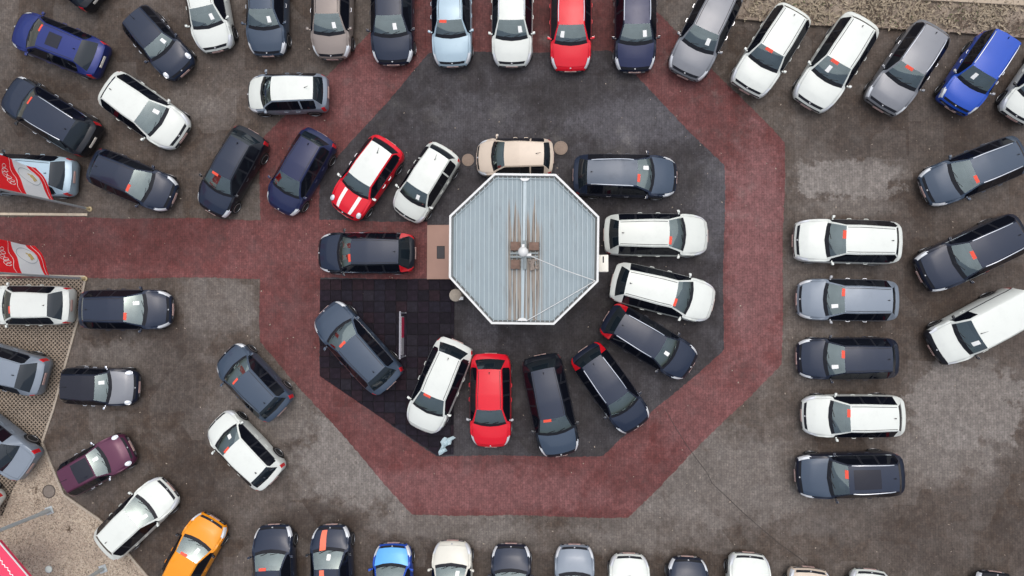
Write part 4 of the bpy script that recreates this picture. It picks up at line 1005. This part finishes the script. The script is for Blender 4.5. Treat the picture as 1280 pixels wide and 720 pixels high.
kerb('kerb', [(53,553),(80,618),(126,650),(186,722),(240,800)], .10, .065, .6, kerbm)
# gravel island
grav_px = [(52,556),(80,620),(125,652),(186,724),(240,802),(-80,802),(-80,640),(3,645),(16,612),(35,575)]
gv = [tuple(P(x, y, .03)[:2]) for x, y in grav_px]
t = NT('tan gravel'); a = t.noise(14, 5, .75); b = t.noise(.9, 4)
vo = t.n('ShaderNodeTexVoronoi'); t.set(vo.inputs['Vector'], t.coord()); vo.inputs['Scale'].default_value = 20
sp = t.n('ShaderNodeSeparateColor'); t.set(sp.inputs[0], vo.outputs['Color'])
c = t.mix(t.ramp(a, .3, .7), (.22,.172,.128), (.50,.415,.325)); c = t.mix(t.ramp(sp.outputs[0], .35, 1, 0, .8), c, (.50,.43,.34)); c = t.mix(t.ramp(sp.outputs[1], .7, 1, 0, .8), c, (.12,.095,.072))
c = t.mix(t.ramp(b, .35, .65, 0, .3), c, (.25,.20,.165))
t.bump(vo.outputs['Distance'], .8, .03); t.p(Base_Color=c, Roughness=.95)
structure('gravel_bed', MB().prism(gv, .0, .040).me('gravel_bed'), t.m)
gravel_mats = t.m
mb = MB(); cnt = 0
while cnt < 5200:
    px, py = random.uniform(-20,186), random.uniform(556,740)
    q = P(px, py, .045)
    if not inside(q.x, q.y, gv): continue
    s = random.uniform(.014,.034); a = random.uniform(0,6.28); k = len(mb.v)
    vv = [Vector((math.cos(a+w*1.5708)*s*(1.3 if w % 2 else .8), math.sin(a+w*1.5708)*s*(1.3 if w % 2 else .8), 0)) for w in range(4)]+[Vector((random.uniform(-.005,.005), random.uniform(-.005,.005), s*.8))]
    mb.add([p+q-Vector((0,0,.006)) for p in vv], [(0,1,4),(1,2,4),(2,3,4),(3,0,4)]); cnt += 1
tag(link('gravel', rawmesh('gravel', mb.v, mb.f), t.m), 'tan gravel stones strewn over the bed at the lower left', 'gravel', kind='stuff')
# dry weeds and leaf litter on the gravel
mb = MB()
for _ in range(260):
    cx, cy, r = random.choice([(24,706,12),(18,680,8),(30,700,10),(50,628,6),(44,612,5),(86,661,3),(162,700,6)])
    q = P(random.gauss(cx, r*.6), random.gauss(cy, r*.6), .05); a = random.uniform(0,6.28); s = random.uniform(.03,.09)
    if not inside(q.x, q.y, gv): continue
    d = Vector((math.cos(a), math.sin(a), random.uniform(.1,.6)))*s; w = Vector((-math.sin(a), math.cos(a), 0))*s*.22
    mb.add([q-w*.3, q+d*.5-w, q+d, q+d*.5+w], [(0,1,2,3)])
tag(link('dry_weeds', rawmesh('dry_weeds', mb.v, mb.f), simple('dry weed brown', (.11,.075,.05), .9, vary=.6, vs=9)), 'dry brown weeds and leaf litter on the gravel', 'weeds', kind='stuff')
dkcov = simple('weathered cover', (.17,.145,.125), .85, vary=.3, vs=9); dkrim = simple('cover rim', (.075,.06,.052), .8, vary=.3)
e = cover('manhole_cover', 62, 614, .30, 'round grey brown cover sunk in gravel beside the maroon car', (dkrim, dkcov), 'manhole cover'); e.location.z = .042
gl = P(60, 712, .1); e = tag(empty('ground_lamp', (gl.x, gl.y, .042)), 'white disc shaped ground lamp in the gravel near the bottom edge', 'lamp')
link('lens', MB().lathe([(.15,.02),(.14,.035),(.08,.05),(.001,.055)], 20).me('lens', True, 60), simple('frosted lens', (.62,.68,.62), .4), e)
link('ring', MB().lathe([(.165,0),(.165,.025),(.15,.028),(.15,.0)], 20, cap=False).me('ring', True), gal, e)

# lamp posts on the gravel
def lamp_post(px, py, r, label, hgt, ang):
    q = P(px, py, .04); e = tag(empty('lamp_post', (q.x, q.y, .041), ang), label, 'lamp post', 'lamp posts on the gravel')
    link('base_plate', MB().box(-.17,.17,-.17,.17,0,.03,.008).me('base_plate'), gal, e)
    mb = MB()
    for x in (-.12,.12):
        for y in (-.12,.12): mb.lathe([(.022,.03),(.022,.07),(.001,.075)], 8, c=(x,y,0))
    link('bolts', mb.me('bolts'), M['chrome'], e)
    link('pole', MB().lathe([(r*1.25,.03),(r*1.25,.5),(r,.56),(r*.6,hgt)], 14).me('pole', True), gal, e)
    mb = MB(); mb.box(-.1,.65,-.13,.13,hgt,hgt+.12,.04); link('lamp_head', mb.me('lamp_head', True), gal, e)
lamp_post(62, 638, .085, 'grey lamp post rising from a square plate beside the round cover in the gravel', 8.0, math.radians(200))
lamp_post(129, 711, .07, 'grey lamp post by the tail of the white car on the gravel edge', 8.0, math.radians(200))

# red canopy corner at the lower left
ca = [P(x, y, 2.6) for x, y in ((-2,676),(37,722),(-30,790),(-90,720))]
can = tag(empty('canopy', (0,0,0)), 'pinkish red canopy corner with white edge at the lower left', 'canopy')
cp_ = [(p.x, p.y) for p in ca]
link('cover', MB().prism(cp_, 2.45, 2.6).me('cover'), simple('pinkish red canvas', (.72,.045,.11), .6, vary=.06), can)
mb = MB()
for k in (0, 3):
    a, b = ca[k], ca[(k+1)%4]; mb.tube([a+Vector((0,0,.01)), b+Vector((0,0,.01))], .03, 6)
link('edge_trim', mb.me('edge_trim'), whitem, can)
mb = MB()
a, b = P(-2, 697, 2.6), P(22, 727, 2.6); L = (b-a).length; d = (b-a).normalized(); w = Vector((-d.y,d.x,0))
pts = [a+d*(L*k/24)+w*(.035*math.sin(k*1.9)+.02*math.sin(k*.7)) for k in range(25)]
for p, q in zip(pts, pts[1:]): mb.add([p+w*.018+Vector((0,0,.006)), p-w*.018+Vector((0,0,.006)), q-w*.018+Vector((0,0,.006)), q+w*.018+Vector((0,0,.006))], [(0,1,2,3)])
link('lettering', rawmesh('lettering', mb.v, mb.f), M['card'], can)
mb = MB()
for p in ca[2:]:
    c = p.lerp(sum(ca, Vector())/4, .06); mb.box(c.x-.04,c.x+.04,c.y-.04,c.y+.04,.0,2.45)
link('posts', mb.me('posts'), whitem, can)

# flag poles and flags
def cloth(name, col):
    m = simple(name, col, .7, vary=.04); nt = m.node_tree
    tl_ = nt.nodes.new('ShaderNodeBsdfTranslucent'); tl_.inputs[0].default_value = (*col, 1)
    ad = nt.nodes.new('ShaderNodeMixShader'); ad.inputs[0].default_value = .40
    out = [n for n in nt.nodes if n.type == 'OUTPUT_MATERIAL'][0]
    nt.links.new(nt.nodes['Principled BSDF'].outputs[0], ad.inputs[1]); nt.links.new(tl_.outputs[0], ad.inputs[2]); nt.links.new(ad.outputs[0], out.inputs[0])
    return m
redm = cloth('red flag cloth', (.95,.022,.03)); whm = cloth('white flag cloth', (.88,.90,.89))
goldm = simple('gold print', (.52,.40,.16), .6); palem = simple('pale grey print', (.50,.54,.56), .7)
bronz = simple('brass cap', (.45,.36,.20), .5)
def flag(bpx, bpy, ex, ey, hb, label, plabel):
    q = P(bpx, bpy, 0)
    fp = tag(empty('flagpole', (q.x, q.y, .012)), plabel, 'flagpole', 'flagpoles by the entrance path')
    link('pole', MB().lathe([(.05,0),(.05,1.0),(.04,6.5)], 12).me('pole', True), gal, fp)
    link('base', MB().lathe([(.11,0),(.11,.05),(.065,.07),(.065,.30),(.05,.32)], 16).me('base', True), bronz, fp)
    link('finial', MB().lathe([(.04,6.5),(.07,6.53),(.07,6.6),(.001,6.66)], 12).me('finial', True), bronz, fp)
    e = P(ex, ey, hb); d = Vector((e.x-q.x, e.y-q.y, 0)); L = d.length; d.normalize(); nn = Vector((-d.y, d.x, 0))
    fl = tag(empty('flag', (q.x, q.y, 0)), label, 'flag', 'red and white flags by the entrance path')
    W = lambda s, h: nn*(.10*math.sin(s*4.2+h*1.3)*min(1, s*2.5)+.04*math.sin(s*9+h*2.1)*s)
    # band borders as heights over s (0 at the pole, 1 at the free end)
    b1 = lambda s: hb+.24+.26*s+.06*math.sin(s*6.2)
    b2 = lambda s: hb+1.42-.05*s+.11*math.sin(s*6.0+.6)
    b3 = lambda s: hb+3.7+0*s
    bot = lambda s: hb-.02*s+.05*math.sin(s*3.1)
    def pt(s, h, off=0): return d*(.05+s*(L-.05))+Vector((0,0,h-.012))+W(s, h)+nn*off
    for nm, lo, hi, mt_, nr in (('red_band', bot, b1, redm, 4), ('white_band', b1, b2, whm, 10), ('red_field', b2, b3, redm, 20)):
        v, f = [], []; NS = 16
        for i in range(nr+1):
            for k in range(NS+1): v.append(pt(k/NS, lerp(lo(k/NS), hi(k/NS), i/nr)))
        for i in range(nr):
            for k in range(NS): f.append((i*(NS+1)+k, i*(NS+1)+k+1, (i+1)*(NS+1)+k+1, (i+1)*(NS+1)+k))
        link(nm, rawmesh(nm, v, f, True, 80), mt_, fl)
    def ribbon(nm, path, wd, mt_, off=-.012):
        v, f = [], []
        for i, (s, h) in enumerate(path):
            s0, h0 = path[max(i-1,0)]; s1, h1 = path[min(i+1,len(path)-1)]
            ts, th = (s1-s0)*L, h1-h0; n_ = math.hypot(ts, th) or 1
            for sg in (1,-1):
                for o_ in (off,):
                    v.append(pt(min(1, max(.0, s-sg*th/n_*wd/L)), h+sg*ts/n_*wd, o_))
        for i in range(len(path)-1): f.append((2*i,2*i+1,2*i+3,2*i+2))
        return v, f
    def decal(nm, paths, wd, mt_):
        v, f = [], []
        for off in (-.014, .014):
            for pa in paths:
                a, b = ribbon(nm, pa, wd, mt_, off); k = len(v); v += a; f += [tuple(i+k for i in q_) for q_ in b]
        link(nm, rawmesh(nm, v, f), mt_, fl)
    mid = lambda s: (b1(s)+b2(s))/2
    c0 = .60
    decal('emblem_ring', [[(c0+.28*math.cos(a*.2618), mid(.6)-.02+.42*math.sin(a*.2618)) for a in range(25)]], .018, palem)
    decal('emblem', [[(c0-.17+.03*k, mid(.6)-.10+.03*math.sin(k*1.7)) for k in range(10)], [(c0-.14+.03*k, mid(.6)-.19) for k in range(8)]], .045, goldm)
    decal('wave_line', [[(s/14, (bot(s/14)*.50+b1(s/14)*.50)) for s in range(15)], [(s/14, b2(s/14)+.26+.05*math.sin(s*.8)) for s in range(15)]], .011, M['card'])
    scr = []
    for k in range(46):
        a = k*.8; scr.append((.20+.013*k+.07*math.sin(a), b2(.5)+.62+.15*math.cos(a)+.06*math.sin(a*.37)))
    decal('lettering', [scr], .011, M['card'])
flag(113, 261.5, 47, 208, 2.30, 'red and white flag with gold emblem hanging over the pale ice blue car', 'grey flagpole with brass base beside the upper cream kerb')
flag(107, 348.5, 46, 306, 2.26, 'red and white flag with gold emblem hanging over the red path', 'grey flagpole at the corner of the lattice paving')

# ------------------------------------------------------------------ dirt bed at the upper right
bed_px = [(905,-60),(905,22),(1012,31),(1090,34),(1190,40),(1280,47),(1400,56),(1400,-60)]
bd = [tuple(P(x, y, .1)[:2]) for x, y in bed_px]
t = NT('dry bed earth'); a = t.noise(2.2, 6, .7); b = t.noise(12, 5, .7); c_ = t.noise(.6, 3)
c = t.mix(t.ramp(a, .35, .68), (.17,.135,.105), (.31,.25,.195)); c = t.mix(t.ramp(b, .5, .75, 0, .8), c, (.40,.34,.27)); c = t.mix(t.ramp(b, .42, .28, 0, .7), c, (.075,.058,.042))
t.bump(b, .9, .05); t.p(Base_Color=c, Roughness=.95)
xs = [p[0] for p in bd]; ys = [p[1] for p in bd]
v, f, idx = [], [], {}
step = .14; nx, ny = int((max(xs)-min(xs))/step)+1, int((max(ys)-min(ys))/step)+1
from mathutils import noise as mnoise
for i in range(nx+1):
    for j in range(ny+1):
        x, y = min(xs)+i*step, min(ys)+j*step
        if inside(x, y, bd):
            idx[(i,j)] = len(v); v.append((x, y, .09+.10*mnoise.noise(Vector((x*1.1,y*1.1,0)))+.05*mnoise.noise(Vector((x*4,y*4,3)))))
for i in range(nx):
    for j in range(ny):
        k = [(i,j),(i+1,j),(i+1,j+1),(i,j+1)]
        if all(q in idx for q in k): f.append(tuple(idx[q] for q in k))
structure('dirt_bed', rawmesh('dirt_bed', v, f, True, 80), t.m)
structure('bed_base', MB().prism(bd, .004, .05).me('bed_base'), t.m)
kerb('kerb', [(905,22),(1012,31),(1090,34),(1190,40),(1280,47),(1400,56)], .12, .13, 1.0, simple('weathered kerb', (.235,.185,.145), .9, vary=.3, vs=5))
kerb('kerb', [(1080,-4),(1180,1),(1290,7),(1400,14)], .22, .22, 1.0, simple('sandstone kerb', (.40,.33,.25), .9, vary=.2, vs=4))
def litter(n, colour, name, label, lo, hi, dense):
    mb = MB(); k = 0
    while k < n:
        px, py = random.uniform(905,1300), random.uniform(-20,46)
        q = P(px, py, .12)
        if not inside(q.x, q.y, bd) or mnoise.noise(Vector((q.x*.9, q.y*.9, dense)))+random.uniform(-.4,.4) < .02: continue
        a = random.uniform(0,6.28); s = random.uniform(lo, hi)
        d = Vector((math.cos(a), math.sin(a), random.uniform(.15,1.1)))*s; w = Vector((-math.sin(a), math.cos(a), 0))*s*random.uniform(.08,.22)
        mb.add([q-w*.5, q+w*.5, q+d*.6+w, q+d-Vector((0,0,s*.2)), q+d*.6-w], [(0,1,2,3,4)]); k += 1
    tag(link(name, rawmesh(name, mb.v, mb.f), simple(name+' tone', colour, .9, vary=.35, vs=3)), label, 'plants', kind='stuff')
litter(2600, (.36,.30,.22), 'dry_grass', 'dry straw coloured grass over the dirt bed at upper right', .08, .26, 0)
litter(1500, (.13,.095,.07), 'dead_leaves', 'dead brown leaves and twigs on the dirt bed at upper right', .06, .18, 5)
litter(350, (.13,.15,.07), 'weeds', 'sparse dull green weeds on the dirt bed at upper right', .06, .16, 9)
# scattered small litter on the paving
mb = MB()
for _ in range(420):
    px, py = random.uniform(0,1280), random.uniform(0,720); q = P(px, py, .017); s = random.uniform(.010,.034); a = random.uniform(0,6.28)
    c, d = Vector((math.cos(a), math.sin(a), .15))*s, Vector((-math.sin(a), math.cos(a), .1))*s*.6
    mb.add([q-c-d, q+c-d, q+c+d+Vector((0,0,.008)), q-c+d], [(0,1,2,3)])
tag(link('fallen_leaves', rawmesh('fallen_leaves', mb.v, mb.f), simple('pale dry leaf', (.30,.25,.20), .9, vary=.5, vs=.5)), 'tiny pale leaves and crumbs scattered over the paving', 'leaves', kind='stuff')
